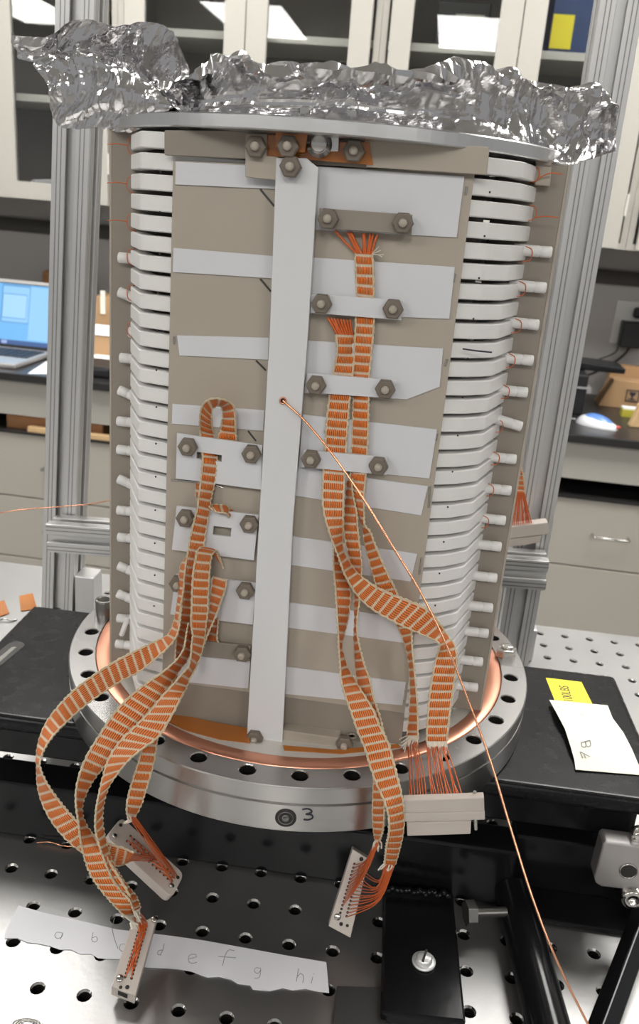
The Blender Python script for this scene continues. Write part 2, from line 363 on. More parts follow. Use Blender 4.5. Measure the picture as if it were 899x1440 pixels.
# ------------------------------------------------------------------ bench under them
CZ, CF = -200.0, 1640.0
obj('countertop', MB().box((-2300, CF, CZ-22), (2300, 2249, CZ), AX), M['counter'], loc=B3(0, 1900, CZ-22), bevel=3,
    label='long black bench top in front of the grey wall, under the wall cabinets', cat='countertop')
def base_cabinet(uc, label):
    t = thing('base_cabinet', label, 'cabinet', B3(uc, 1950, FLOOR), 'warm grey drawer units under the bench')
    a, b = uc-381, uc+381; c = MB(); f = CF+25
    c.box((a, f+20, FLOOR+90), (a+18, 2240, CZ-22.5), AX); c.box((b-18, f+20, FLOOR+90), (b, 2240, CZ-22.5), AX)
    c.box((a+18, 2222, FLOOR+90), (b-18, 2240, CZ-22.5), AX); c.box((a+18, f+20, FLOOR+90), (b-18, 2222, FLOOR+108), AX)
    c.box((a+40, f+70, FLOOR), (b-40, 2200, FLOOR+90), AX)
    obj('cabinet_carcass', c, M['drawer'], t)
    obj('front_rail', MB().box((a+1, f, -322), (b-1, f+19, CZ-23), AX), M['cabinet'], t)
    obj('shelf', MB().box((a+18.5, f-6, -374), (b-18.5, 2220, -368), AX), M['counter'], t)
    z = -375.0
    for h in ((190, 520) if uc == 588 else (190, 190, 330)):
        d = obj('drawer', MB().box((a+2, f, z-h+3), (b-2, f+19, z-1), AX), M['drawer'], t, bevel=1.5)
        zp = z-(92 if h < 400 else 260)
        obj('drawer_pull', MB().tube([B3(uc-46, f-1, zp), B3(uc-46, f-22, zp), B3(uc-42, f-27, zp), B3(uc+42, f-27, zp), B3(uc+46, f-22, zp), B3(uc+46, f-1, zp)], 3.2, 8), M['bolt'], d)
        z -= h
base_cabinet(-1701, 'warm grey drawer unit beyond the left edge of view')
base_cabinet(-938, 'warm grey drawer unit under the bench on the left, behind the left post')
base_cabinet(-175, 'warm grey drawer unit hidden mostly behind the ringed cage')
base_cabinet(588, 'warm grey drawer unit with a steel pull, under the computer mouse at right')
base_cabinet(1351, 'warm grey drawer unit beyond the right edge of view')
for u0, u1, v0, h, m, lb in ((-1105, -820, 1668, 40, 'wood', 'reddish wooden block lying in the open slot under the left bench top'),
                             (-1030, -700, 1662, 16, 'wood_pale', 'pale wooden strip in front of the reddish block in the slot')):
    if m == 'wood': v0 = 1690
    obj('wood_block' if m == 'wood' else 'wood_strip', MB().box((u0, v0, -368), (u1, v0+(60 if m == 'wood' else 22), -368+h), AX), M[m], loc=B3((u0+u1)/2, v0+10, -368), bevel=2, label=lb, cat='wood')

# laptop
t = thing('laptop', 'open silver laptop with a bright blue screen on the left of the bench', 'laptop', B3(-1235, 1800, CZ))
obj('laptop_base', MB().box((-1440, 1690, CZ), (-1072, 1935, CZ+14), AX), M['silver'], t, bevel=4)
kb = MB()
for r in range(5):
    for c in range(14):
        kb.box((-1420+c*24, 1790+r*24, CZ+14), (-1420+c*24+20, 1790+r*24+20, CZ+16.5), AX)
obj('keyboard', kb, M['plastic_black'], t, kind='stuff')
tilt = math.radians(14); sv = VB*math.sin(tilt)+ZV*math.cos(tilt); sn = VB*math.cos(tilt)-ZV*math.sin(tilt)
so = B3(-1450, 1938, CZ+10)
AL = (UB, sn, sv)
def lap(a, b): return [so+UB*x+sn*y+sv*z for x in (a[0], b[0]) for y in (a[1], b[1]) for z in (a[2], b[2])]
def lapbox(a, b, **k):
    m = MB(); m.box(a, b, AL); m.v = [tuple(Vector(p)+so) for p in m.v]; return m
obj('screen_lid', lapbox((0, 0, 0), (372, 9, 205)), M['plastic_black'], t, bevel=3)
obj('lid_trim', lapbox((0, -2, 197), (372, 0, 206)), M['silver'], t)
q = [so+UB*10-sn*1.2+sv*12, so+UB*362-sn*1.2+sv*12, so+UB*362-sn*1.2+sv*194, so+UB*10-sn*1.2+sv*194]
m_ = MB(); m_.add(q, [(0, 1, 2, 3)], 0, [[(-1.15, 0), (1, 0), (1, 1), (-1.15, 1)]]); m_.prism([p+sn*.1 for p in q], sn*.9, 1)
obj('screen', m_, [M['screen'], M['plastic_black']], t)
# papers, boxes on the left of the bench
obj('paper_sheet', MB().prism([onz(39, 525, CZ+.6), onz(70, 505, CZ+.6), onz(141, 506, CZ+.6), onz(128, 528, CZ+.6)], ZV*-.5), M['paper'], loc=onz(90, 515, CZ), label='white paper sheet on the bench beside the laptop', cat='paper')
simple('cardboard_box', 'brown cardboard box standing between the left post and the cage, on the bench', 'box',
       [('box_body', MB().box((-985, 2020, CZ), (-820, 2150, CZ+180), AX), M['card'], 2), ('paper_slip', MB().box((-955, 2016, CZ+130), (-940, 2019.8, CZ+200), AX), M['note'])], B3(-900, 2080, CZ))
simple('small_carton', 'small tan carton in front of the tall cardboard box', 'box',
       [('box_body', MB().box((-960, 1930, CZ), (-880, 2000, CZ+78), AX), M['card'], 2), ('flap', MB().prism([B3(-960, 1928, CZ+79), B3(-885, 1928, CZ+79), B3(-885, 1990, CZ+100), B3(-960, 1990, CZ+100)], ZV*1.5), M['paper'])], B3(-920, 1965, CZ))
simple('paper_pad', 'stack of white paper pads on the bench beside the cage', 'paper',
       [('pad', MB().box((-935, 1850, CZ), (-800, 1925, CZ+22), AX), M['paper'], 2)], B3(-870, 1890, CZ))
simple('black_case', 'black glossy case on the bench front beside the left post', 'case',
       [('case_body', MB().box((-925, 1690, CZ), (-800, 1830, CZ+30), AX), M['plastic_black'], 8)], B3(-860, 1760, CZ))
simple('clip_stand', 'grey metal clip standing behind the left post on the bench', 'clip',
       [('clip_body', MB().box((-1115, 2150, CZ+0), (-1080, 2190, CZ+250), AX), M['black_matte'], 4), ('clip_jaw', MB().box((-1110, 2140, CZ+230), (-1085, 2149, CZ+262), AX), M['silver'], 2)], B3(-1098, 2170, CZ))
simple('leather_case', 'brown case leaning on the wall behind the laptop', 'case',
       [('case_body', MB().box((-1230, 2195, CZ), (-1125, 2230, CZ+228), AX), M['wood'], 12)], B3(-1180, 2210, CZ))
# right of the bench: mouse
t = thing('computer_mouse', 'white and blue computer mouse with a red dot on the right of the bench', 'mouse', B3(522, 1770, CZ))
def mouse_shell(hs, z0, sc):
    m = MB(); vs = []; fs = []; nu, nv = 20, 10
    ang = math.radians(-32); ca, sa = math.cos(ang), math.sin(ang)
    for i in range(nu):
        for j in range(nv+1):
            th = 2*math.pi*i/nu; ph = math.pi/2*j/nv
            x = 58*sc*math.cos(th)*math.cos(ph); y = 30*sc*math.sin(th)*math.cos(ph)*(1-.12*math.cos(th)); z = z0+hs*math.sin(ph)*(1-.25*(x/58))
            vs.append(B3(522+x*ca-y*sa, 1770+x*sa+y*ca, CZ+z))
    for i in range(nu):
        for j in range(nv): a = i*(nv+1)+j; b = ((i+1) % nu)*(nv+1)+j; fs.append((a, b, b+1, a+1))
    m.add(vs, fs, smooth=True); return m
obj('mouse_body', mouse_shell(27, 0, 1.0), M['plastic_white'], t)
obj('mouse_button_shell', mouse_shell(25, 6.5, .80), M['blue'], t)
_a = math.radians(-32)
obj('red_dot', MB().lathe([(0, 0), (5, 0), (5, 6), (0, 7)], B3(522+52*math.cos(_a)+4, 1770+52*math.sin(_a)-6, CZ+6), ZV, 12), M['red'], t)
obj('mouse_cable', MB().tube(line([B3(470, 1800, CZ+6), B3(430, 1830, CZ+4), B3(360, 1900, CZ+3), B3(250, 1960, CZ+3)]), 1.8, 6), M['plastic_white'], t)
# keyboard on a black stand, carton, blocks, adaptor
simple('keyboard', 'black keyboard lying on top of a black device, right of the bench', 'keyboard',
       [('keyboard_body', MB().prism([B3(330, 1950, -84), B3(606, 1950, -84), B3(606, 1945, -68), B3(330, 1945, -56)], VB*130), M['plastic_black'], 3)], B3(480, 2010, -97))
simple('black_device', 'black device with a silver bracket under the keyboard, right of the bench', 'device',
       [('device_body', MB().box((385, 1880, CZ), (500, 2040, CZ+115), AX), M['plastic_black'], 6), ('silver_bracket', MB().box((500.5, 1890, CZ+62), (512, 1930, CZ+80), AX), M['silver'], 1),
        ('silver_edge', MB().box((462, 1876, CZ+76), (500, 1879.5, CZ+81), AX), M['silver'])], B3(440, 1960, CZ))
t = thing('cardboard_box', 'low brown cardboard box printed with two handling symbols, right of the bench', 'box', B3(700, 2060, CZ))
obj('box_body', MB().prism([B3(572, 2060, CZ), B3(900, 2060, CZ), B3(900, 2060, CZ+80), B3(604, 2060, CZ+80)], VB*80), M['card'], t, bevel=1.5)
sym = MB()
for k in range(2):
    x0, z0 = 645+k*52, CZ+22
    for a, b in (((0, 0), (38, 3)), ((0, 32), (38, 35)), ((0, 3), (3, 32)), ((35, 3), (38, 32)), ((9, 6), (29, 9)), ((17, 9), (21, 17))):
        sym.box((x0+a[0], 2058.6, z0+a[1]), (x0+b[0], 2059.8, z0+b[1]), AX)
    sym.prism([B3(x0+9, 2059.8, z0+28), B3(x0+29, 2059.8, z0+28), B3(x0+24, 2059.8, z0+17), B3(x0+14, 2059.8, z0+17)], VB*-1.2)
obj('printed_symbols', sym, M['ink'], t)
simple('inner_carton', 'brown carton standing behind the printed cardboard box', 'box',
       [('box_body', MB().box((606, 2145, CZ), (900, 2190, CZ+112), AX), M['card'], 2)], B3(750, 2190, CZ))
simple('yellow_block', 'small yellow block with a white top in front of the printed box', 'block',
       [('block_body', MB().box((615, 1930, CZ), (700, 1960, CZ+22), AX), mat('mustard_paint', (.45, .40, .05), .5), 1), ('block_top', MB().box((616, 1931, CZ+22.1), (699, 1959, CZ+27), AX), M['paper'])], B3(660, 1945, CZ))
simple('wooden_peg', 'pale wooden block standing at the right end of the bench', 'block',
       [('peg_body', MB().prism([B3(612, 1800, CZ), B3(700, 1800, CZ), B3(700, 1800, CZ+62), B3(628, 1800, CZ+62), B3(620, 1800, CZ+30)], VB*30), M['wood_pale'], 3)], B3(650, 1815, CZ))
simple('navy_tool', 'navy tool with a yellow foot, between the cage strip and the right post', 'tool',
       [('tool_body', MB().box((325, 1740, CZ+8), (405, 1810, CZ+110), AX), M['navy'], 8), ('tool_foot', MB().box((330, 1735, CZ), (400, 1800, CZ+7.8), AX), M['yellow'], 2),
        ('tool_head', MB().box((335, 1745, CZ+110.5), (400, 1800, CZ+200), AX), M['plastic_black'], 8)], B3(365, 1770, CZ))
t = thing('wall_outlet', 'pale double outlet plate on the grey wall at right', 'outlet', B3(650, 2246, 40))
obj('outlet_plate', MB().box((606, 2244, -35), (706, 2249.5, 95), AX), M['outlet'], t, bevel=2)
t = thing('power_adapter', 'black power adaptor and plug hanging from the wall outlet', 'adapter', B3(665, 2215, 0))
obj('plug', MB().box((658, 2215, 48), (690, 2243.5, 80), AX), M['plastic_black'], t, bevel=8)
obj('adapter_body', MB().box((628, 2195, -40), (690, 2243.5, 38), AX), M['plastic_black'], t, bevel=5)
obj('power_cable', MB().tube(line([B3(663, 2220, -40), B3(655, 2220, -60), B3(620, 2215, -95), B3(560, 2200, -130), B3(500, 2180, -150)]), 4, 6), M['plastic_black'], t)
obj('thin_cable', MB().tube(line([B3(630, 2220, -40), B3(622, 2220, -62), B3(560, 2215, -95), B3(490, 2200, -130)]), 2, 6), M['plastic_black'], t)

# ================================================================== OPTICAL TABLE
TZ = -118.0
t = thing('optical_table', 'steel optical table with a grid of threaded holes under the black lift', 'table', U3(0, -100, FLOOR))
P1, P2 = 25.4, 25.9; u0, v0 = 19.5-25.4*12, -190.4-25.9*5
NU, NV = 26, 25
tm = MB()
def cell(uc, vc, hole=True):
    r = 3.25; K = 12
    hu, hv = P1/2, P2/2
    outer = []
    for k in range(K):
        a = 2*math.pi*k/K; c, s_ = math.cos(a), math.sin(a); m = max(abs(c)/hu, abs(s_)/hv); outer.append((c/m, s_/m))
    # insert the true corners
    ring = [U3(uc+x, vc+y, TZ) for x, y in outer]; r1 = [U3(uc+r*1.25*math.cos(2*math.pi*k/K), vc+r*1.25*math.sin(2*math.pi*k/K), TZ) for k in range(K)]
    r2 = [U3(uc+r*math.cos(2*math.pi*k/K), vc+r*math.sin(2*math.pi*k/K), TZ-1.2) for k in range(K)]
    r3 = [p-ZV*9 for p in r2]
    cn = {1: (hu, hv), 4: (-hu, hv), 7: (-hu, -hv), 10: (hu, -hv)}
    corners = {k: U3(uc+x, vc+y, TZ) for k, (x, y) in cn.items()}
    vs = ring+r1+r2+r3; base = len(vs); ci = {}
    for k, p in corners.items(): ci[k] = len(vs); vs.append(p)
    fs = []; mi = []
    for k in range(K):
        n = (k+1) % K
        if k in ci: fs.append((K+k, k, ci[k], n, K+n))
        else: fs.append((K+k, k, n, K+n))
    o = len(tm.v)
    tm.add(vs, fs, 0)
    tm.add(r1+r2, [(K+k, k, (k+1) % K, K+(k+1) % K) for k in range(K)], 1)
    tm.add(r2+r3, [(K+k, k, (k+1) % K, K+(k+1) % K) for k in range(K)], 2, smooth=True)
    tm.add(r3, [tuple(range(K))], 3)
for i in range(NU):
    for j in range(NV): cell(u0+i*P1, v0+j*P2)
ua, ub_, va, vb_ = u0-P1/2, u0+(NU-.5)*P1, v0-P2/2, v0+(NV-.5)*P2
TL, TR, TF, TB = -760, 720, -620, 321
def quad(a, b, c, d): tm.add([U3(a, c, TZ), U3(b, c, TZ), U3(b, d, TZ), U3(a, d, TZ)], [(0, 1, 2, 3)], 0)
quad(TL, ua, TF, TB); quad(ub_, TR, TF, TB); quad(ua, ub_, TF, va)
if vb_ < TB: quad(ua, ub_, vb_, TB)
obj('perforated_top', tm, [M['table'], M['bolt'], M['thread'], M['hole']], t)
obj('table_core', MB().box((TL, TF, TZ-200), (TR, TB, TZ-12), (UU, VV, ZV)), M['black_matte'], t)
for sx_ in (-600, 560):
    for sy_ in (-480, 190):
        obj('leg', MB().lathe([(60, 0), (60, 796)], U3(sx_, sy_, FLOOR), ZV, 20), M['black_matte'], t)
# shiny thin sheet beyond, behind the lift at left, with film pieces
for k, (q, lb) in enumerate((([(27, 838), (46, 834), (52, 856), (29, 859)], 'square scrap of orange film on the table, left of the left post'),
                             ([(-6, 846), (6, 844), (13, 862), (-4, 868)], 'scrap of orange film cut by the left edge of the picture'))):
    f = obj('film_scrap', MB().prism([onz(x, y, TZ+1.0) for x, y in q], ZV*-.6), M['kapton'], loc=onz(*q[0], TZ), label=lb, cat='film', group=None)
obj('wire_twist', MB().tube(line([onz(-4, 874, TZ+1.2), onz(6, 870, TZ+3), onz(14, 873, TZ+1.5), onz(24, 871, TZ+1.2)]), .9, 6), M['bolt'], loc=onz(8, 871, TZ), label='twist of grey wire on the table at the left edge', cat='wire')

# ================================================================== LIFT TABLE
t = thing('lift_table', 'glossy black scissor lift table carrying the steel flange', 'lift', U3(0, -10, TZ))
AU = (UU, VV, ZV)
LZ = -28.6
tp = MB().box((-219, -85, LZ-11.5), (231, 64, LZ), AU)
obj('top_plate', tp, M['black_top'], t, bevel=4.2, bseg=6)
sl = MB()
cx, cy = -218, 0
p0 = onz(22, 908, LZ); p1 = onz(0, 926, LZ)
dirv = (p0-p1).normalized(); pr = Vector((-dirv.y, dirv.x, 0))
poly = [p0+dirv*6*math.cos(a)+pr*6*math.sin(a) for a in [math.pi/2-math.pi*i/10 for i in range(11)]] + [p1-dirv*8-pr*6, p1-dirv*8+pr*6]
obj('slot', MB().prism([p+ZV*.25 for p in poly], ZV*-.2), M['hole'], t)
poly2 = [p1+pr*1-dirv*8, p0+pr*1-dirv*3, p0-pr*2-dirv*2, p1-pr*3-dirv*8]
obj('slot_bright_edge', MB().prism([p+ZV*.42 for p in poly2], ZV*-.12), M['bolt'], t)
obj('upper_frame', MB().box((-205, -76, -62), (217, 55, LZ-11.6), AU), M['black'], t, bevel=1.5)
lw = MB().box((-225, -86, TZ), (150, -62, -76), AU)
obj('lower_channel', lw, M['black'], t, bevel=2, bseg=3)
obj('lower_channel', MB().box((150.2, -70, TZ), (300, -50, -76), AU), M['black'], t, bevel=2, bseg=3)
obj('lower_lip', MB().box((150, -96, TZ), (300, -70.2, TZ+4), AU), M['black'], t, bevel=1)
obj('lower_channel', MB().box((-225, 40, TZ), (235, 60, -76), AU), M['black'], t, bevel=2)
for sg in (-1, 1):
    obj('scissor_arm', MB().prism([U3(-170*sg, -58, TZ+5), U3(-150*sg, -58, TZ+5), U3(170*sg, -58, LZ-20), U3(150*sg, -58, LZ-20)], VV*12), M['black'], t)
lug = [onz(540, 1247, -110), onz(637, 1252, -110), onz(656, 1437, -110), onz(536, 1424, -110)]
obj('foot_lug', MB().prism(lug, ZV*(TZ+110)), M['black'], t, bevel=1.5)
wm = MB()
a, b = onz(542, 1250, -106), onz(634, 1258, -106)
for i in range(26):
    p = a.lerp(b, i/25)+Vector((rng.uniform(-1, 1), rng.uniform(-1, 1), rng.uniform(-1, 1)))
    wm.lathe([(0, -2.2), (1.8, -1.2), (2.3, 0), (1.6, 1.3), (0, 2)], p, Vector((rng.uniform(-.5, .5), rng.uniform(-.5, .5), 1)), 7)
obj('weld_bead', wm, M['black'], t, label='rough glossy weld bead')
c = onz(596, 1353, -109.5)
w_ = obj('washer', MB().lathe([(3, 0), (6.6, 0), (6.6, 1.2), (3, 1.2)], c, ZV, 28, closed=True), mat('zinc_screw', (.74, .74, .74), .45, .6), t, label='bright steel washer and slotted screw')
obj('slotted_screw', MB().lathe([(4.6, 1.2), (4.6, 3), (3.6, 4.4), (0, 4.8)], c, ZV, 24), bpy.data.materials['zinc_screw'], w_)
sd = Vector((.35, .94, 0)); se = Vector((-.94, .35, 0))
obj('screw_slot', MB().prism([c+sd*4.3+se*.6+ZV*4.3, c-sd*4.3+se*.6+ZV*4.3, c-sd*4.3-se*.6+ZV*4.3, c+sd*4.3-se*.6+ZV*4.3], ZV*.75), M['hole'], w_)
# tube handle, hex bolt
a, b = onz(722, 1255, -106), onz(771, 1442, -106); b = a+(b-a)*1.6
obj('handle_tube', MB().tube([a, b], 11.5, 32), M['black'], t)
a, b = onz(655, 1284, -100), onz(712, 1282, -100); d = (b-a).normalized()
hb = MB().tube([a, a+d*5.5], 7.5, 6, smooth=False); hb.tube([a+d*5.5, b], 3.0, 12)
obj('hex_bolt', hb, M['black_matte'] if False else mat('dark_zinc_bolt', (.16, .155, .15), .35, .8), t, bevel=.4)
a, b = onz(905, 1290, -100), onz(838, 1470, -104); a, b = a+(a-b)*.9, b+(b-a)*.6
obj('side_arm', MB().tube([a, b], 7.5, 4, smooth=False), M['black'], t, bevel=1)
# bracket at the right edge
t2 = thing('clamp_bracket', 'pale grey bracket with a round hole and a screw at the right edge', 'bracket', U3(215, -100, -80))
pr_ = [onv(852, 1184, -100), onv(848, 1188, -100), onv(836, 1234, -100), onv(838, 1242, -100), onv(846, 1247, -100), onv(905, 1254, -100), onv(912, 1192, -100)]
obj('bracket_plate', MB().prism(pr_, VV*12), mat('satin_nickel', (.50, .48, .47), .38, .85), t2, bevel=1.0)
c = onv(884, 1225, -100.2)
obj('bored_hole', MB().lathe([(4.6, 0), (4.6, -.3), (0, -.3)], c-VV*0.2, -VV, 24), M['hole'], t2)
obj('hole_rim', MB().lathe([(4.6, 0), (5.3, 0), (5.3, .5), (4.6, .5)], c, -VV, 24, closed=True), M['bolt'], t2)
c = onv(890, 1266, -104)
obj('socket_screw', MB().lathe([(6.5, -14), (6.5, 0), (5.6, .8), (2.4, .8), (2.4, -2), (0, -2)], c, -VV, 20), M['bolt'], t2)
c = onv(901, 1180, -96)
obj('round_knob', MB().lathe([(5, -6), (5.4, 0), (4.4, 1), (0, 1)], c, -VV, 20), M['bolt'], t2)
# sticker and note on the lift
t = thing('weight_sticker', 'yellow sticker reading 100LBS on the black lift top', 'sticker', onz(800, 970, LZ))
obj('sticker_face', MB().prism([onz(x, y, LZ+.3) for x, y in ((768, 953), (818, 959), (838, 999), (786, 999))], ZV*-.28), M['yellow'], t)
def text(name, body, parent, pos, xd, yd, size, m, ext=.05):
    cu = bpy.data.curves.new(name, 'FONT'); cu.body = body; cu.size = size*S; cu.extrude = ext*S; cu.align_x = 'LEFT'
    o = bpy.data.objects.new(name, cu); COL.objects.link(o); cu.materials.append(m); o.parent = parent
    p = (pos-ORG[parent.name])*S; zd = xd.cross(yd).normalized()
    bpy.context.view_layer.update()
    me = bpy.data.meshes.new_from_object(o.evaluated_get(bpy.context.evaluated_depsgraph_get()))
    bpy.data.objects.remove(o); o = bpy.data.objects.new(name, me); COL.objects.link(o); o.parent = parent
    if not me.materials: me.materials.append(m)
    o.matrix_local = Matrix(((xd.x, yd.x, zd.x, p.x), (xd.y, yd.y, zd.y, p.y), (xd.z, yd.z, zd.z, p.z), (0, 0, 0, 1)))
    return o
a, b = onz(806, 988, LZ+.4), onz(797, 961, LZ+.4)
xd = (b-a).normalized(); yd = Vector((-xd.y, xd.x, 0))
text('lettering', '100LBS', t, a+xd*.5-yd*.5, xd, yd*1.35, 7.2, M['ink'])
def strokes(mb, sets, fn, r=.3, n=10):
    for s in sets:
        P = [fn(*p) for p in s]; mb.tube(line(P, n) if len(P) > 2 else P, r, 5)
    return mb
t = thing('paper_note', 'curled cream paper note marked F B lying on the lift top beside the yellow sticker', 'paper', onz(830, 1030, LZ))
rows = [((773, 984), (855, 992)), ((784, 1004), (862, 1010)), ((795, 1025), (877, 1030)), ((803, 1050), (889, 1053)), ((808, 1068), (897, 1072)), ((810, 1082), (906, 1090))]
hz = [2.5, 5, 4, 3.2, 1.6, .8]
nm = MB(); vs = []; NC = 6
for (l, r_), h in zip(rows, hz):
    for k in range(NC+1):
        f = k/NC; x, y = l[0]+(r_[0]-l[0])*f, l[1]+(r_[1]-l[1])*f
        vs.append(onz(x, y, LZ+h*(1-.55*f)+.4))
fs = [(i*(NC+1)+k, (i+1)*(NC+1)+k, (i+1)*(NC+1)+k+1, i*(NC+1)+k+1) for i in range(5) for k in range(NC)]
nm.add(vs, fs, smooth=True); nm.add([v-ZV*.3 for v in vs], [f[::-1] for f in fs], smooth=True)
obj('note_sheet', nm, M['note'], t)
def fnote(x, y):
    ys = [r[0][1]+3 for r in rows]; h = float(np.interp(y, ys, hz)); xl = float(np.interp(y, ys, [r[0][0] for r in rows]))
    return onz(x, y, LZ+h*(1-.55*(x-xl)/85)+.4+.35)
obj('pencil_marks', strokes(MB(), [[(830, 1041), (818, 1044)], [(830, 1041), (831, 1048), (826, 1050), (824, 1043)], [(824, 1043), (824, 1050), (819, 1050), (818, 1044)],
                                   [(830, 1064), (816, 1057)], [(816, 1057), (820, 1066)], [(822, 1061), (824, 1066)]], fnote, .26), M['pencil'], t)
obj('faint_marks', strokes(MB(), [[(783, 993), (790, 996)], [(786, 998), (794, 998)], [(816, 1004), (822, 1006)]], fnote, .14), M['pencil'], t)

# ================================================================== VACUUM FLANGE
t = thing('vacuum_flange', 'round steel vacuum flange with a ring of bolt holes, seated on the lift', 'flange', (0, 0, -28.4))
fm = MB(); NH, K = 32, 16; PH0 = 0.03518; RI, RO, RB, RH = 136.2, 152.4, 142.0, 4.35
for i in range(NH):
    th0 = PH0 + (i-8)*2*math.pi/NH; hw = math.pi/NH
    def PP(r, a, z): return Vector((r*math.sin(a), -r*math.cos(a), z))
    sq = []
    for k in range(K):
        a = 2*math.pi*k/K+math.pi/K*0; c, s_ = math.cos(a), math.sin(a); m = max(abs(c), abs(s_)); sq.append((c/m, s_/m))
    outr = []
    for x, y in sq:
        r = RB + (y*(RO-.6-RB) if y > 0 else y*(RB-RI)); outr.append((r, th0+x*hw))
    o1 = [PP(r, a, 0) for r, a in outr]
    cc = PP(RB, th0, 0); er = PP(1, th0, 0); et = Vector((math.cos(th0), math.sin(th0), 0))
    rim = [cc+et*(1.12*RH*math.cos(2*math.pi*k/K))+er*(1.12*RH*math.sin(2*math.pi*k/K)) for k in range(K)]
    r2 = [cc+et*(RH*math.cos(2*math.pi*k/K))+er*(RH*math.sin(2*math.pi*k/K))-ZV*.6 for k in range(K)]
    r3 = [p-ZV*27 for p in r2]
    fm.add(o1+rim, [(K+k, k, (k+1) % K, K+(k+1) % K) for k in range(K)], 0)
    fm.add(rim+r2, [(K+k, k, (k+1) % K, K+(k+1) % K) for k in range(K)], 1)
    fm.add(r2+r3, [(K+k, k, (k+1) % K, K+(k+1) % K) for k in range(K)], 2, smooth=True)
    fm.add(r3, [tuple(range(K))], 3)
C0 = Vector((0, 0, 0))
def band(prof, mi, seg=128, smooth=False):
    for (r1, z1), (r2, z2) in zip(prof[:-1], prof[1:]):
        a1 = [Vector((r1*math.sin(2*math.pi*k/seg), -r1*math.cos(2*math.pi*k/seg), z1)) for k in range(seg)]
        a2 = [Vector((r2*math.sin(2*math.pi*k/seg), -r2*math.cos(2*math.pi*k/seg), z2)) for k in range(seg)]
        fm.add(a1+a2, [(k, (k+1) % seg, seg+(k+1) % seg, seg+k)[::-1] for k in range(seg)], mi, smooth=(abs(r1-r2) < 1e-6))
band([(RO-.6, 0), (RO, -.6), (RO, -9.6), (RO-1.4, -10.0), (RO-1.4, -10.9), (RO, -11.3), (RO, -27.4), (RO-1, -28.4), (96, -28.4)], 4)
band([(RI, -2.5), (RI, 0)], 4)
band([(96, -3.2), (116, -3.2), (117, -1.3), (125.4, -1.3), (126, -2.5), (RI, -2.5)], 5)
band([(96, -28.4), (96, -3.2)], 4)
obj('flange_body', fm, [M['steel'], M['bolt'], M['thread'], M['hole'], M['steel_edge'], mat('pale_sealing_face', (.72, .70, .66), .45, .5)], t)
g = MB(); seg = 144; pr_ = [(125.8, -1.4), (126.3, -.2), (127.2, .25), (134.6, .25), (135.5, -.2), (135.8, -1.4), (135.8, -2.4), (125.8, -2.4)]
g.lathe(pr_, C0, ZV, seg, closed=True); obj('copper_gasket', g, M['copper'], t, label='flat copper gasket ring')
# bolts at the back, leak-check socket, inked 3
def hexbolt(px, py, kind):
    X = onz(px, py, 0); th = math.atan2(X.x, -X.y); i = round((th-PH0)/(2*math.pi/NH)); th = PH0+i*2*math.pi/NH
    c = Vector((RB*math.sin(th), -RB*math.cos(th), 0))
    if kind == 'socket':
        m = MB().lathe([(6.6, 0), (6.6, 10.5), (6.0, 11.2), (3.6, 11.2), (3.6, 6), (0, 6)], c, ZV, 28)
        return obj('socket_head_bolt', m, mat('dark_socket_bolt', (.22, .21, .20), .28, 1.0), t)
    m = MB().lathe([(6.9, 0), (6.9, 6.4), (6.2, 7.2), (4.6, 7.2)], c, ZV, 6, smooth=False); m.lathe([(4.2, 7.2), (4.2, 8.6), (3.4, 9.4), (0, 9.4)], c, ZV, 20)
    return obj('hex_nut', m, M['bolt'], t, bevel=.3)
hexbolt(145, 868, 'socket'); hexbolt(709, 930, 'nut')
def rim(px, py, out=.15):
    """point on the flange's outer wall seen at a picture position"""
    d = ray(px, py); a = d.x**2+d.y**2; b = 2*(CP.x*d.x+CP.y*d.y); c = CP.x**2+CP.y**2-(RO+out)**2
    k = (-b-math.sqrt(max(0, b*b-4*a*c)))/(2*a); return CP+d*k
c = rim(402, 1150, 0); ax = Vector((c.x, c.y, 0)).normalized()
ls = obj('leak_port', MB().lathe([(5.6, -1), (5.6, .3), (5.1, .38), (0, .38)], c, ax, 28), M['hole'], t)
obj('port_screw', MB().lathe([(2.1, .4), (2.1, .75), (1.3, .8), (1.0, .5), (0, .5)], c, ax, 14), M['thread'], ls)
obj('thread_ring', MB().lathe([(4.1, .4), (4.1, .55), (3.6, .55), (3.6, .4)], c, ax, 28, closed=True), M['thread'], ls)
obj('inked_digit', strokes(MB(), [[(425, 1138.5), (433, 1137.5), (439, 1141), (434, 1144.5), (430, 1145.2)], [(430, 1145.2), (438, 1146), (440, 1150), (434, 1153), (427, 1152.5)]], rim, .42, 14), M['ink'], t, label='handwritten 3')
# Kapton and small fittings inside the ring
obj('film_sheet', MB().prism([onz(x, y, -.9) for x, y in ((225, 1010), (248, 1003), (300, 1015), (350, 1024), (352, 1045), (310, 1040), (262, 1027))], ZV*-.3), M['kapton'], t, label='orange film under the panel')
obj('film_sheet', MB().prism([onz(x, y, -.9) for x, y in ((398, 1048), (470, 1054), (560, 1046), (564, 1051), (480, 1060), (400, 1055))], ZV*-.3), M['kapton'], t)

# ================================================================== FIELD CAGE
cage = thing('field_cage', 'tall cage of stacked white plastic rings with a beige front panel, standing in the flange', 'cage', (0, 0, 0))
PD = 101.5
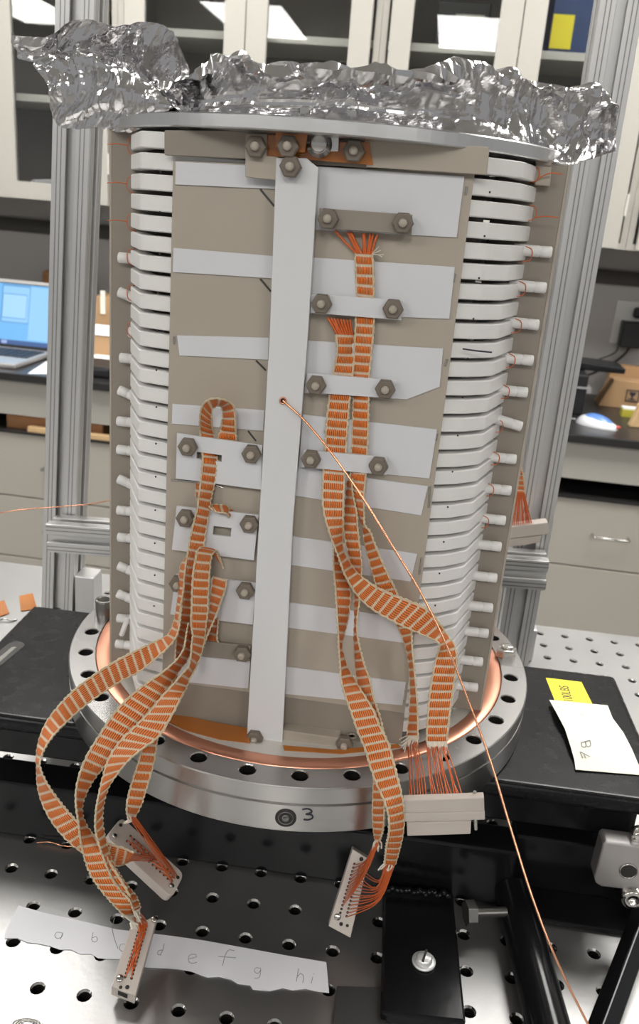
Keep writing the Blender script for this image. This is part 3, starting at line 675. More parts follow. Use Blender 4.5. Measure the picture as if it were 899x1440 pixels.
# rings
def rounded(poly, r, n=5):
    out = []; L = len(poly)
    for i in range(L):
        p, a, b = Vector(poly[i]), Vector(poly[i-1]), Vector(poly[(i+1) % L]); rr = min(r, (a-p).length*.45, (b-p).length*.45)
        A = p+(a-p).normalized()*rr; Bq = p+(b-p).normalized()*rr
        for k in range(n+1): tt = k/n; out.append(A*(1-tt)**2+p*2*tt*(1-tt)+Bq*tt*tt)
    return out
front = [(-76, -93.4), (-93.2, -86.8), (-104.5, -56.5), (-107, -40)]
right = [(107, -40), (101.8, -57.5), (84.5, -93.0), (72, -101.3), (60, -105.2)]
polyR = right + front + [(-107, 45), (-93, 88), (-60, 104), (60, 104), (93, 88), (107, 45)]
polyR = rounded([(x, y, 0) for x, y in polyR], 2.2, 3)
def inset(P, k): return [Vector((p.x*(1-k/110), p.y*(1-k/110), 0)) for p in P]
zb1 = 300.7; HR = 7.2; e = .5
src = None
for i in range(33):
    zb = zb1-9.2*i
    if src is None:
        rm = MB(); n = len(polyR); prof = [(e, 0), (0, e), (0, HR-e), (e, HR), (7.5, HR), (7.5, 0)]
        loops = []
        for k, h in prof: loops.append([p+ZV*(zb+h) for p in inset(polyR, k)])
        vs = sum(loops, []); m = len(prof)
        fs = [(a*n+j, a*n+(j+1) % n, ((a+1) % m)*n+(j+1) % n, ((a+1) % m)*n+j) for a in range(m) for j in range(n)]
        rm.add(vs, fs)
        src = obj('plastic_ring', rm, M['ptfe'], cage)
    else: inst(src, 'plastic_ring', (0, 0, -9.2*i), cage)
obj('gap_darkener', MB().lathe([(84, 4), (84, 306)], C0, ZV, 48), mat('gap_darkener_metal', (.10, .09, .08), .45, .6), cage)  # made-up dark core, added so the gaps between the rings look dark
# side strips
def strip(xo, name_label, sgn):
    d = 56.0
    Pt = [onf(x, y, d) for x, y in xo]; s_top, s_bot = Pt[0].dot(T), Pt[-1].dot(T)
    m = MB().prism([F(s_top, d, 309.6), F(s_top-sgn*34, d, 309.6), F(s_bot-sgn*34, d, -.5), F(s_bot, d, -.5)], N*-5)
    o = obj('side_strip', m, M['peek_dark'], cage, bevel=.5)
    obj('lit_strip_edge', MB().prism([F(s_top+sgn*.9, d+.2, 309.6), F(s_top-sgn*.2, d+.2, 309.6), F(s_bot-sgn*.2, d+.2, -.5), F(s_bot+sgn*.9, d+.2, -.5)], N*-5), M['peek'], o)  # paler sliver on the front: the strip's lit edge put into the colour
    return o
strip([(156.5, 203), (156.5, 920)], '', -1)
strip([(800, 235), (675, 1000)], '', 1)
# white pegs standing out of the ring corners
PL = [(168, 362, 0), (168, 410, 1), (182, 467, 2), (170, 503, 0), (168, 548, 1), (166, 592, 0), (166, 632, 0), (167, 673, 1), (166, 717, 0), (167, 755, 0), (167, 795, 1), (166, 834, 1), (166, 869, 0), (164, 905, 0)]
PR = [(775, 355, 0), (767, 405, 0), (757, 457, 0), (749, 507, 0), (741, 552, 0), (733, 600, 1), (725, 646, 0), (718, 690, 0), (710, 732, 0), (704, 769, 0), (698, 813, 0), (692, 855, 0), (686, 891, 0), (678, 931, 0), (671, 967, 0)]
def peg(px, py, sgn, style):
    tip = onf(px+sgn*1.0, py, 60); L = 19
    drop = ZV*(.28 if style == 1 else 0)
    ax = (T*(-sgn)-drop*0 + (ZV*(-.33) if (style == 1 and sgn < 0) else ZV*0)).normalized()
    if style == 1 and sgn > 0: ax = (T*(-sgn)+ZV*.2).normalized()
    m = MB().lathe([(2.3, 0), (2.8, .4), (2.8, 5.4), (2.5, 5.6), (2.5, 5.9), (2.8, 6.1), (2.8, L)], tip, ax, 16)
    obj('insulating_peg', m, M['ptfe'], cage)
for p in PL: peg(p[0], p[1], -1, p[2])
for p in PR: peg(p[0], p[1], 1, p[2])
# winding wire loops at the corners
for k, (px, py) in enumerate([(184, 205), (183, 259), (183, 312), (183, 361), (183, 412), (183, 463)]):
    c = onf(px, py, 63)
    obj('wire_loop', MB().tube(line([c+T*3+ZV*4.2-N*1, c-T*.8+ZV*3.2, c-T*1.6, c-T*.8-ZV*3.2, c+T*3-ZV*4.4-N*1], 14), .24, 5), M['magnet_wire'], cage)
    if k in (0, 1, 2): obj('wire_tail', MB().tube(line([c-T*1.6, c-T*6+N*2+ZV*.4, c-T*11+N*3-ZV*.3], 8), .25, 5), M['magnet_wire'], cage)
for k, (px, py) in enumerate([(757, 246), (753, 300), (747, 358), (738, 407), (732, 459), (723, 508), (715, 552), (706, 600), (701, 646), (693, 690), (686, 735)]):
    c = onf(px, py, 63)
    obj('wire_loop', MB().tube(line([c-T*3+ZV*3.6-N*1, c-T*.2+ZV*2.6, c+T*.6, c-T*.4-ZV*2.8, c-T*4-ZV*3.8-N*1], 14), .24, 5), M['magnet_wire'], cage)
    if k in (0, 1): obj('wire_tail', MB().tube(line([c-T*.2-ZV*2, c+T*5+N*2-ZV*(1 if k else -1), c+T*11+N*3+ZV*(1 if k == 0 else -1.2)], 8), .28, 5), M['magnet_wire'], cage)
# front panel
pts = [(243, 230), (661, 246), (563, 1012), (229, 968)]
plate('front_panel', [(243.5, 226), (668, 243), (569, 1003), (228, 957)], PD, 1.6, M['peek'], cage, .2)
plate('lower_panel', [(229, 940), (571, 985), (564, 1051), (470, 1049), (345, 1027), (243, 1008), (231, 1003)], PD-1.8, 3, M['peek_dark'], cage, .2)
# top plate with its step and screw heads
pm = MB().lathe([(0, 310), (123.5, 310), (124, 310.6), (124, 315.6), (123.4, 316.2), (0, 316.2)], C0, ZV, 120, smooth=False)
obj('top_plate', pm, M['alu_plate'], cage)
for x, y in ((428, 163), (494, 168)):
    c = onf(x, y+6, 116); c.z = 316.2
    obj('screw_head', MB().lathe([(3.6, 0), (3.6, 4.2), (2.2, 4.4), (0, 4.4)], c, ZV, 6, smooth=False), M['bolt'], cage, bevel=.3)
# beige bands under the plate
plate('top_band', [(231, 183), (394, 184), (394, 224), (390, 225.5), (231, 218)], PD+3, 3, M['peek_dark'], cage, .4)
plate('top_band', [(512, 193), (689, 207), (685, 246), (515, 235)], PD+4.5, 3, M['peek'], cage, .4)
plate('top_band_core', [(390, 186), (515, 192), (516, 236), (388, 228)], PD+1.5, 2, M['peek_dark'], cage, .3)
plate('kapton_film', [(375, 190), (392, 190), (434, 200), (520, 200), (525, 232), (462, 227), (375, 219)], PD+5.0, .4, M['kapton'], cage)
plate('kapton_film', [(389, 175), (434, 183), (429, 214), (400, 214), (386, 205)], PD+9.5, .4, M['kapton'], cage)
plate('metal_tab', [(434, 190), (477, 193), (476, 213), (432, 212)], PD+8.0, 2.0, M['alu_plate'], cage, .3)
plate('fixing_tab', [(345.5, 188), (375.5, 188.5), (375.5, 219), (392, 221), (390, 253.5), (345, 249)], PD+6.8, 2.0, M['peek'], cage, .3)
# paper strips on the panel
for q in ([(247, 227), (391, 235), (391, 266), (246.5, 259.5)], [(244, 348.5), (384, 360), (383, 391.5), (243, 382.5)],
          [(249, 471.5), (378, 475), (377, 506), (252.5, 500)], [(242.4, 568), (372, 577), (370, 606), (241.7, 596)],
          [(446, 234), (653.5, 248), (642.5, 334), (440, 323)], [(439, 362), (640, 375.5), (632, 448.5), (434, 441)],
          [(432, 479), (623.5, 490.5), (618.5, 544), (572, 561.8), (557, 560.5), (428, 553)], [(426, 583), (615, 604), (604, 673), (512, 664), (420, 659)],
          [(417, 656), (500, 670), (602, 684), (592.5, 725), (414, 697)], [(409, 754), (587, 779), (577.5, 818), (405, 794)],
          [(405, 847), (577, 870), (572, 904.5), (400, 882)], [(401, 937.5), (571, 960), (566, 992), (397, 975.5)]):
    plate('white_strip', q, PD+.9, .8, M['white_card'], cage, .1)
# slits and pencil lines on the panel
sl = MB()
for a, b in (((366, 266), (386, 290)), ((366, 392), (381, 410)), ((360, 507), (374, 521)), ((349, 606), (360, 620))):
    A, B_ = onf(*a, PD+.25), onf(*b, PD+.25); sl.tube([A, B_], .45, 4)
obj('hatch_rod', sl, mat('dark_pin_steel', (.10, .10, .10), .35, .9), cage)
pm_ = MB()
for q in ([(657, 262), (655, 274)], [(640, 385), (638, 397)], [(629, 505), (626, 515)], [(615, 610), (613, 620)], [(605, 684), (603, 714)], [(593, 784), (590, 808)], [(570, 960), (567, 985)], [(450, 268), (447, 285)], [(441, 397), (439, 412)], [(429, 512), (428, 530)], [(426, 612), (424, 635)], [(245, 473), (245, 484)], [(241, 675), (280, 678)], [(300, 681), (314, 686)]):
    A, B_ = onf(*q[0], PD+.35), onf(*q[1], PD+.35); pm_.tube([A, B_], .55, 5)
obj('metal_staple', pm_, M['bolt'], cage, kind='stuff')
# tick notches under the rings
tk = MB()
for x, y in [(226, 242), (225, 298), (225, 357), (222.7, 412), (221.7, 465), (220, 520), (220, 572), (219.4, 623.5), (219, 670), (218.4, 717), (217.7, 763.4), (217.7, 808.4), (216.7, 851.8)]:
    c = onf(x, y+.6, 103.5); tk.lathe([(0, -.5), (.45, -.2), (.45, .4), (0, .6)], c, ZV, 6)
for x, y in [(689, 270), (681.7, 331.7), (674, 390.7), (666, 448), (658, 504), (650.7, 558.7), (644, 612), (636.7, 663), (630, 712.7), (624.3, 761.7), (618.3, 806), (612.3, 851)]:
    c = onf(x, y+.6, 102.5); tk.lathe([(0, -.5), (.45, -.2), (.45, .4), (0, .6)], c, ZV, 6)
obj('ring_pin', tk, M['hole'], cage, kind='stuff')
obj('scratch_mark', MB().tube(line([onf(651, 490.5, 100.6), onf(668, 493, 100.2), onf(692, 495.5, 99.2)], 10), .4, 5), M['ink'], cage)
# nuts: one model, copied
def nut_at(px, py, d, R=4.35, h=4.2, rot=0.3):
    c = onf(px, py, d+h)
    c0 = c-N*h
    return c0
nsrc = None
def nut(px, py, d, dark=False):
    global nsrc
    c0 = onf(px, py, d+4)-N*4
    if nsrc is None:
        m = MB().lathe([(4.7, 0), (5.0, .5), (5.0, 3.4), (4.4, 4.1), (2.0, 4.1)], c0, N, 6, smooth=False)
        nsrc = obj('nut', m, M['nut'], cage, bevel=.25); nsrc['_c'] = tuple(c0)
        obj('stud', MB().lathe([(1.9, 2), (1.9, 5.8), (1.4, 6.4), (0, 6.4)], c0, N, 16), M['peek'], nsrc)
        return nsrc
    return inst(nsrc, 'nut', c0-Vector(nsrc['_c']), cage)
NUTS_BASE = [(359, 206, PD+6.8), (404.5, 205.5, PD+10), (408, 234, PD+9), (497.5, 212, PD+6)]
for x, y, d in NUTS_BASE: nut(x, y, d)
c = onf(449.5, 203, PD+8)
sc = MB().lathe([(0, 0), (5.6, 0), (5.6, .9), (3.9, 1.0), (3.9, 3.2), (3.0, 4.0), (0, 4.2)], c, N, 24); obj('steel_screw', sc, M['bolt'], cage, label='bright steel screw and washer')
# clamp bars
def clamp(q, d, m, nuts, th=2.0, label=None):
    plate('clamp_bar', q, d, th, m, cage, .3, label)
    for x, y in nuts: nut(x, y, d)
CB = PD+5.2
clamp([(449, 292.5), (580.5, 301.8), (579, 330.5), (470, 322), (449, 318)], CB+1.5, M['peek_dark'], [(460.8, 307.6), (566.8, 313.6)], 3.2)
clamp([(437.5, 413.5), (566.6, 422.3), (564.5, 450.5), (436.6, 440)], CB, M['white_card'], [(452, 427.5), (552.8, 435)])
clamp([(431.8, 525), (557.6, 535), (555.6, 561), (430.6, 551.8)], CB, M['white_card'], [(444, 542.6), (541.8, 548.2)])
clamp([(426.6, 633.3), (545.8, 643.3), (544, 668.3), (425, 657)], CB, M['white_card'], [(437, 647), (532.2, 656.8)])
# slotted clamp plates at left
def slotted(q, slot, d, nuts):
    """plate q (tl,tr,br,bl) with a slot window: built as four pieces of one mesh"""
    tl, tr, br, bl = [Vector((*p, 0)) for p in q]
    def bil(a, b): p = (tl.lerp(tr, a)).lerp(bl.lerp(br, a), b); return onf(p.x, p.y, d)
    a0, a1, b0, b1 = slot; m = MB()
    for A0, A1, B0, B1 in ((0, a0, 0, 1), (a1, 1, 0, 1), (a0, a1, 0, b0), (a0, a1, b1, 1)):
        m.prism([bil(A0, B0), bil(A1, B0), bil(A1, B1), bil(A0, B1)], N*-1.4)
    obj('slotted_plate', m, M['white_card'], cage)
    for x, y in nuts: nut(x, y, d)
slotted([(249, 609.5), (369, 626.5), (367, 688.5), (247.5, 672.7)], (.235, .53, .345, .50), CB, [(262.8, 629.8), (352.8, 639.8)])
slotted([(248.5, 711.8), (364, 724.5), (357, 788), (241.8, 773)], (.47, .69, .35, .55), CB-.4, [(259.6, 730.4), (349.8, 738.8)])
slotted([(247.5, 807.5), (360, 820.5), (355.5, 878.5), (239.5, 864)], (.3, .6, .45, .6), CB-.4, [(249.5, 823), (344.2, 832.8)])
plate('clamp_bar', [(262, 898), (353, 909), (351.5, 930), (258, 921)], CB, 2.4, M['peek_dark'], cage, .3); nut(339.8, 921.5, CB)
plate('white_strip', [(247, 916), (352, 929), (349, 968.5), (244, 957)], PD+1.2, .8, M['white_card'], cage, .1)
pb = onf(345, 249, CB)
# centre bar with a hole
BD = PD+7.5
plate('centre_bar', [(388.5, 222), (431, 222.5), (448, 236), (433.6, 467), (412, 737), (397, 1048.5), (346.5, 1047), (363.5, 747), (379.5, 467)], BD, 2.2, M['white_bar'], cage, .35)
c = onf(398.3, 563.3, BD)
obj('wire_bushing', MB().lathe([(1.2, .05), (1.9, .05), (1.9, .7), (1.2, .7)], c, N, 20, closed=True), M['copper'], cage)
obj('bar_hole', MB().lathe([(1.15, .1), (1.15, .2), (0, .2)], c, N, 16), M['hole'], cage)
nut(357, 1041, BD-.5)
# foot bracket at lower right, right-hand top block
q = [(399, 1026), (414, 1019), (515, 1028), (509, 1040)]
obj('foot_bracket', MB().prism([onf(398, 1027, 107), onf(478, 1038, 107), onf(476, 1058, 107), onf(397, 1051, 107)], N*-9), M['peek'], cage, bevel=.5)
for x, y in ((415, 1029), (495, 1036)):
    c = onf(x, y, 103); obj('counterbore', MB().lathe([(2.6, 0), (2.9, 1.0), (2.0, 1.1), (1.9, 0), (0, 0)], c, ZV, 18), M['peek_dark'], cage)
nut(484, 1049, 106)
plate('foot_block', [(530, 1014), (549, 1005), (560, 1020), (541, 1031)], 98, 3, M['peek'], cage, .4)
q = [(754, 228), (776, 232), (774, 262), (752, 260)]
plate('corner_block', q, 62, 8, M['peek'], cage, .4)
plate('corner_block_cap', [(752, 220), (777, 225), (776, 234), (754, 231)], 63, 9, M['peek_dark'], cage, .3)
# slanted struts near the foot, both sides
obj('foot_strut', MB().tube([onf(171, 893, 66), onf(180, 868, 66)], 1.6, 10), M['ptfe'], cage)

# ================================================================== ALUMINIUM FRAME
fr = thing('aluminium_frame', 'slotted aluminium frame of two posts and a cross rail behind the cage', 'frame', U3(-30, 226, TZ))
def extrusion(name, A, B_, ex, ey, w=30.0):
    """T-slot profile from A to B_ with section axes ex, ey"""
    h = w/2; g_, dp = 4.0, 6.0; sec = []
    base = [(-h, -h), (-g_, -h), (-g_, -h+2), (-g_-3.5, -h+2), (-g_-3.5, -h+dp), (g_+3.5, -h+dp), (g_+3.5, -h+2), (g_, -h+2), (g_, -h)]
    for k in range(4):
        c, s_ = [(1, 0), (0, 1), (-1, 0), (0, -1)][k]
        sec += [(x*c-y*s_, x*s_+y*c) for x, y in base]
    m = MB().prism([A+ex*x+ey*y for x, y in sec], B_-A)
    gr = MB()
    for o_ in (-11.5, -8.0, 8.0, 11.5):
        for e1, e2 in ((ex, ey), (ex, -ey), (ey, ex), (ey, -ex)):
            p = [A+e1*(o_-.45)+e2*(h+.02), A+e1*(o_+.45)+e2*(h+.02), A+e1*(o_+.45)+e2*(h-.5), A+e1*(o_-.45)+e2*(h-.5)]
            gr.prism(p, B_-A)
    o = obj(name, m, M['alu'], fr, bevel=.35)
    obj('groove_line', gr, M['thread'], o)
    return o
extrusion('post', U3(-268, 238, TZ+.5), U3(-233, 238, 520), UU, VV, 32)
extrusion('post', U3(184, 240, TZ+.5), U3(180, 240, 520), UU, VV, 32)
# second, rear post pair glimpsed beside the front ones
zL, zR = -27, -8
dz = ZV*(zR-zL); ra, rb = U3(-263, 206, zL), U3(196, 206, zR); rx = (rb-ra).normalized(); rz = rx.cross(VV)*1.0
extrusion('cross_rail', ra, rb, VV, Vector(rz).normalized(), 28)
obj('rail_bracket', MB().prism([U3(-214, 221, -14), U3(-200, 221, -14), U3(-196, 221, 2), U3(-199, 221, 2)], VV*12), M['alu_plate'], fr)
for a in ((-250, 226, 20, 40), (201, 240, 5, 34)):
    obj('foot_bracket', MB().box((a[0], a[1]-2, TZ+.2), (a[0]+a[2], a[1]+22, TZ+a[3]), AU), M['alu'], fr, bevel=1)
# ================================================================== CONNECTORS
def slab(name, label, px, zs, th, rounded_end=False, extra=True, loc=None):
    """connector block from its four seen corners (px) at heights zs; th = thickness below the face"""
    P = [onz(x, y, z) for (x, y), z in zip(px, zs)]
    n = (P[1]-P[0]).cross(P[3]-P[0]).normalized()
    if n.z < 0: n = -n
    c = sum(P, Vector())/4
    P = [p-n*((p-c).dot(n)) for p in P]
    t = thing(name, label, 'connector', c-n*th, 'ribbon cable connectors')
    poly = P
    if rounded_end: poly = rounded(P, 4, 4)
    obj('connector_body', MB().prism(poly, -n*th), M['conn'], t, bevel=.4)
    return t, P, n
def sockets(t, P, n, rows, cnt, f0=.22, f1=.78, r=.75):
    """two rows of dark wired holes along the long side P0->P3 / P1->P2"""
    m = MB(); out = []
    for w in rows:
        for k in range(cnt):
            f = f0+(f1-f0)*k/(cnt-1); a = P[0].lerp(P[1], w); b = P[3].lerp(P[2], w); p = a.lerp(b, f)
            m.lathe([(r, .08), (r, .18), (0, .18)], p, n, 8); out.append(p+n*.2)
    obj('contact_hole', m, M['hole'], t, kind='stuff'); return out
def screw(t, p, n, r=1.9):
    obj('fixing_screw', MB().lathe([(r, 0), (r, 1.0), (r*.7, 1.4), (0, 1.5)], p, n, 14), M['bolt'], t)
def dot(t, p, n, r=1.1): obj('mounting_hole', MB().lathe([(r, .1), (r, .2), (0, .2)], p, n, 12), M['hole'], t)
def bl(P, a, b): return P[0].lerp(P[1], a).lerp(P[3].lerp(P[2], a), b)
# A: left, lying askew above the table
tA, PA, nA = slab('ribbon_connector', 'beige two row connector lying slantwise at left, nearer the flange', [(171, 1149), (259, 1229), (243, 1262), (149, 1177)], [-66, -92, -94, -68], 7.5, True)
PA = [PA[1], PA[2], PA[3], PA[0]]        # long axis now P0->P3
PA = [PA[1], PA[0], PA[3], PA[2]]
hA = sockets(tA, PA, nA, (.42, .66), 12, .15, .78)
for a, b in ((.35, .06), (.72, .05), (.72, .95)): dot(tA, bl(PA, a, b), nA)
screw(tA, bl(PA, .22, .93), nA, 1.5); screw(tA, bl(PA, .3, .08), nA, 1.3)
# B: lower left, foot of the label strip
tB, PB, nB = slab('ribbon_connector', 'beige connector standing across the lettered paper strip', [(183, 1305), (222, 1287), (191, 1397), (157, 1388)], [-97, -96, -104, -105], 9)
hB = sockets(tB, PB, nB, (.40, .66), 13, .16, .82)
screw(tB, bl(PB, .92, .06), nB, 1.9); screw(tB, bl(PB, .22, .86), nB, 1.9); dot(tB, bl(PB, .6, .94), nB); dot(tB, bl(PB, .35, .97), nB, .9)
e0 = PB[3]-nB*1.6; e1 = PB[2]-nB*1.6; out = (PB[3]-PB[0]).normalized()
obj('end_slot', MB().prism([e0.lerp(e1, .28)+out*.15, e0.lerp(e1, .68)+out*.15, e0.lerp(e1, .68)-nB*4+out*.15, e0.lerp(e1, .28)-nB*4+out*.15], out*.15), M['hole'], tB)
# C: centre, leaning down from the long front ribbons
tC, PC, nC = slab('ribbon_connector', 'beige connector leaning below the flange beside the black lug', [(496, 1194), (519, 1208), (493, 1320), (462, 1302)], [-65, -69, -107, -103], 8)
hC = sockets(tC, PC, nC, (.32, .62), 14, .15, .78)
screw(tC, bl(PC, .25, .84), nC, 1.9); dot(tC, bl(PC, .48, .9), nC); dot(tC, bl(PC, .75, .88), nC, .9); dot(tC, bl(PC, .6, .05), nC, 1.2)
out = (PC[3]-PC[0]).normalized(); e0 = PC[3]-nC*2; e1 = PC[2]-nC*2
obj('end_slot', MB().prism([e0.lerp(e1, .3)+out*.15, e0.lerp(e1, .75)+out*.15, e0.lerp(e1, .75)-nC*4+out*.15, e0.lerp(e1, .3)-nC*4+out*.15], out*.15), M['hole'], tC)
# side connector at the flange rim (right) and its twin far behind
tD = thing('edge_connector', 'wide beige connector block held by wires against the flange rim at right', 'connector', F(103, 163, 0))
def fbox(name, pxs, d, th, m, par, bevel=.4): return obj(name, MB().prism([onf(x, y, d) for x, y in pxs], N*-th), m, par, bevel=bevel)
fbox('upper_shell', [(567, 1126), (681, 1122), (681.5, 1141), (567, 1143.5)], 166, 4.5, M['conn'], tD)
fbox('middle_shell', [(567, 1144), (681.8, 1141.5), (682.5, 1153), (567, 1156)], 166.5, 5, M['conn'], tD)
fbox('plug_shell', [(572, 1157), (663, 1155), (662, 1173), (573, 1176)], 164.5, 8, M['conn'], tD)
a = onf(668, 1113, 162); b = onf(669.5, 1166, 162)
obj('fixing_screw', MB().tube([a, b], .9, 10).lathe([(1.8, 0), (1.8, 1.4), (0, 1.6)], onf(668, 1121, 162), ZV, 12), M['bolt'], tD)
tE = thing('edge_connector', 'wide beige connector block resting on the cross rail behind the cage at right', 'connector', onf(740, 766, -196))
fbox('upper_shell', [(712, 742), (771, 735), (772, 751), (712, 758)], -192, 12, M['conn'], tE)
fbox('plug_shell', [(712, 758.5), (762, 753), (760, 763), (712, 770)], -193, 9, M['conn'], tE)

# ================================================================== WOVEN RIBBONS
WR = 9.0
def ribbon(name, label, keys, sign=1, W=WR, group='orange and cream woven ribbon cables', phase=0.0, cord=.62, name_parts=True):
    """keys: xL,yL,xR,yR,d  (edges seen in the picture, centre depth d in front of the axis); missing width runs in depth"""
    rows = []
    for kx in keys:
        xl, yl, xr, yr, d = kx[:5]; sg = kx[5] if len(kx) > 5 else sign
        a, b = onf(xl, yl, d), onf(xr, yr, d); w = (a-b).length
        dd = math.sqrt(max(0, W*W-w*w))*sg*.5
        a, b = onf(xl, yl, d-dd), onf(xr, yr, d+dd)
        rows.append([*((a+b)/2), *a, *b])
    P, L = smoothpath(rows, 8)
    n = max(12, int(L/.75)); P, L = smoothpath(rows, n)
    A, B_ = P[:, 3:6], P[:, 6:9]; c = (A+B_)/2; tan = np.gradient(c, axis=0); tan /= np.linalg.norm(tan, axis=1)[:, None]
    wv = B_-A; wl = np.linalg.norm(wv, axis=1)[:, None]; wv = wv/np.maximum(wl, 1e-6)
    nr = np.cross(wv, tan); nr /= np.maximum(np.linalg.norm(nr, axis=1)[:, None], 1e-6)
    for i in range(1, n):
        if nr[i].dot(nr[i-1]) < 0: nr[i] = -nr[i]
    s = np.linspace(0, L, n)+phase*4.55; ph = (s/4.55) % 1.0
    bul = np.where(ph > .27, np.sin(np.pi*(ph-.27)/.73)**.6, 0)
    wid = wl[:, 0]*(0.955+0.05*bul); th = 0.28+0.62*bul
    c0 = Vector(c[0]); t = thing(name, label, 'cable', c0, group)
    K = 6; m = MB(); vs = []; 
    for side in (1, -1):
        for i in range(n):
            for k in range(K+1):
                f = k/K-.5; q = c[i]+wv[i]*wid[i]*f+nr[i]*side*th[i]*(1-(2*f)**4*.7); vs.append(q)
    fs = []; uvs = []
    for side in range(2):
        o = side*n*(K+1)
        for i in range(n-1):
            for k in range(K):
                a = o+i*(K+1)+k; f = (a, a+1, a+K+2, a+K+1); uvf = [(k/K, s[i]), ((k+1)/K, s[i]), ((k+1)/K, s[i+1]), (k/K, s[i+1])]
                if side: f = f[::-1]; uvf = uvf[::-1]
                fs.append(f); uvs.append(uvf)
    m.add(vs, fs, 0, uvs, smooth=True)
    obj('woven_band', m, M['ribbon'], t)
    for sg in (-1, 1):
        pts = []
        for i in range(n):
            q = c[i]+wv[i]*(wid[i]*.5+.1)*sg
            q = q+nr[i]*.22*math.sin(i*1.9+sg); pts.append(Vector(q))
        rr = [cord*(.80+.30*math.sin(i*1.9)) for i in range(n)]
        obj('edge_cord', MB().tube(pts, rr, 6), M['cord'], t)
    return t, A, B_, tan, nr
def fibres(t, starts, ends, m, r, name, sag=0, seed=1, kind='stuff', jit=.6):
    rg = random.Random(seed); mb = MB()
    for a, b in zip(starts, ends):
        mid = a.lerp(b, .5)+Vector((rg.uniform(-jit, jit), rg.uniform(-jit, jit), rg.uniform(-jit, jit)-sag)); mb.tube(line([a, mid, b], 9), r, 5)
    return obj(name, mb, m, t, kind=kind)
def across(A, B_, i, n): a, b = Vector(A[i]), Vector(B_[i]); return [a.lerp(b, (k+.5)/n) for k in range(n)]
RB = PD+2.6
G1 = 'orange and cream woven ribbon cables'
# --- ribbon from the top clamp, right-hand of the pair
rA, A_, B1, _, _ = ribbon('ribbon_cable', 'longest woven ribbon, hanging from the brown top clamp down to the flange rim', [
    (499.5, 356, 524, 358, RB), (501, 385, 525.5, 386, RB), (502, 416, 526, 419, RB), (500.5, 450, 526, 452, RB), (499, 490, 523, 492, RB),
    (496.8, 528, 519.5, 530, RB), (497, 557, 519, 559, RB), (496, 600, 518, 602, RB), (494.5, 638, 516.5, 641, RB), (493, 667, 514.5, 670, RB+1),
    (496, 698, 512, 702, RB+4), (503, 720, 512.5, 723, RB+6), (510, 737, 513, 738, RB+7), (511.5, 751, 521, 748, RB+8), (514, 767, 526.5, 763, RB+8), (519.5, 789, 535, 784, RB+8),
    (526.5, 813, 546, 808, RB+8), (533, 836, 557.5, 832, RB+8), (548, 860, 567, 856, RB+8), (560, 882, 578, 879, RB+9), (571.5, 911, 579.5, 908, RB+11), (576, 938, 582.5, 937, RB+15),
    (577.5, 975, 586, 975, RB+20), (575.5, 1008, 588, 1008, RB+25), (573, 1034, 588, 1034, RB+29)], sign=1, W=8.4)
tp_ = across(A_, B1, 0, 9)
ends = [onf(x, y, RB+.5) for x, y in ((471, 324), (489, 326), (491, 327), (494, 327), (511, 328), (513, 328), (521, 328), (525, 329), (531, 330))]
fibres(rA, tp_, ends, M['magnet_wire'], .62, 'loose_wires', seed=3, jit=.3)
fibres(rA, [tp_[-1]]*4, [onf(x, y, RB+3) for x, y in ((536, 352), (540, 358), (537, 361), (533, 347))], M['thread_white'], .22, 'frayed_end', seed=4)
# --- ribbon starting under the second clamp: swings across to the right and down
rB, A2, B2, _, _ = ribbon('ribbon_cable', 'woven ribbon crossing diagonally to the right over the panel edge, ending frayed at the flange', [
    (472.5, 470, 498, 471, RB), (474, 495, 497.5, 496, RB), (468, 528, 496, 530, RB), (463.5, 557, 492.5, 559, RB), (459, 598, 489, 601, RB), (457, 637, 486.5, 640, RB),
    (454.5, 668, 485, 671, RB+2), (453.5, 700, 483.5, 702, RB+5), (456, 722, 483, 722, RB+7), (461, 742, 482.5, 740, RB+9), (468, 762, 481.5, 757, RB+10), (475, 780, 483, 775, RB+11),
    (481, 797, 491, 790, RB+12), (488, 814, 502, 805, RB+12), (505, 840, 524, 822, RB+13), (525, 857.5, 545, 833, RB+14), (548, 871, 573, 844, RB+15), (572, 883, 600, 856, RB+16),
    (596, 893, 617, 874, RB+17), (616, 903, 628, 892, RB+18), (618, 912, 638, 905, RB+18), (613.5, 926, 643, 926, RB+18), (608, 952, 640, 953, RB+20), (604, 980, 636, 980, RB+22),
    (601.5, 1010, 632, 1010, RB+26), (600, 1042, 628.5, 1042, RB+30)], sign=-1, W=9.6)
s0 = across(A2, B2, 0, 8)
fibres(rB, s0, [onf(461+k*4.5, 447+k*.4, RB+.4) for k in range(8)], M['magnet_wire'], .62, 'loose_wires', seed=5, jit=.3)
# fans of bare wires into the rim connector
topD = [onf(x, 1123.5-(x-575)*.02, 163) for x in np.linspace(576, 600, 7)]
st = across(A_, B1, -1, 7); fibres(rA, [p-ZV*4 for p in st], topD, M['magnet_wire'], .30, 'bare_wire_fan', seed=6, jit=1.2)
topD2 = [onf(x, 1123-(x-575)*.02, 163) for x in np.linspace(608, 651, 13)]
st2 = across(A2, B2, -1, 13); fibres(rB, [p-ZV*2 for p in st2], topD2, M['magnet_wire'], .30, 'bare_wire_fan', seed=7, jit=1.2)
fibres(rA, across(A_, B1, -1, 16), [onf(562+k*1.7, 1040+(k % 5)*4.5, RB+30) for k in range(16)], M['thread_white'], .35, 'frayed_end', seed=8)
fibres(rB, across(A2, B2, -1, 22), [onf(605+k*.95, 1058+(k % 6)*2.2, RB+33) for k in range(22)], M['thread_white'], .5, 'frayed_end', seed=9)
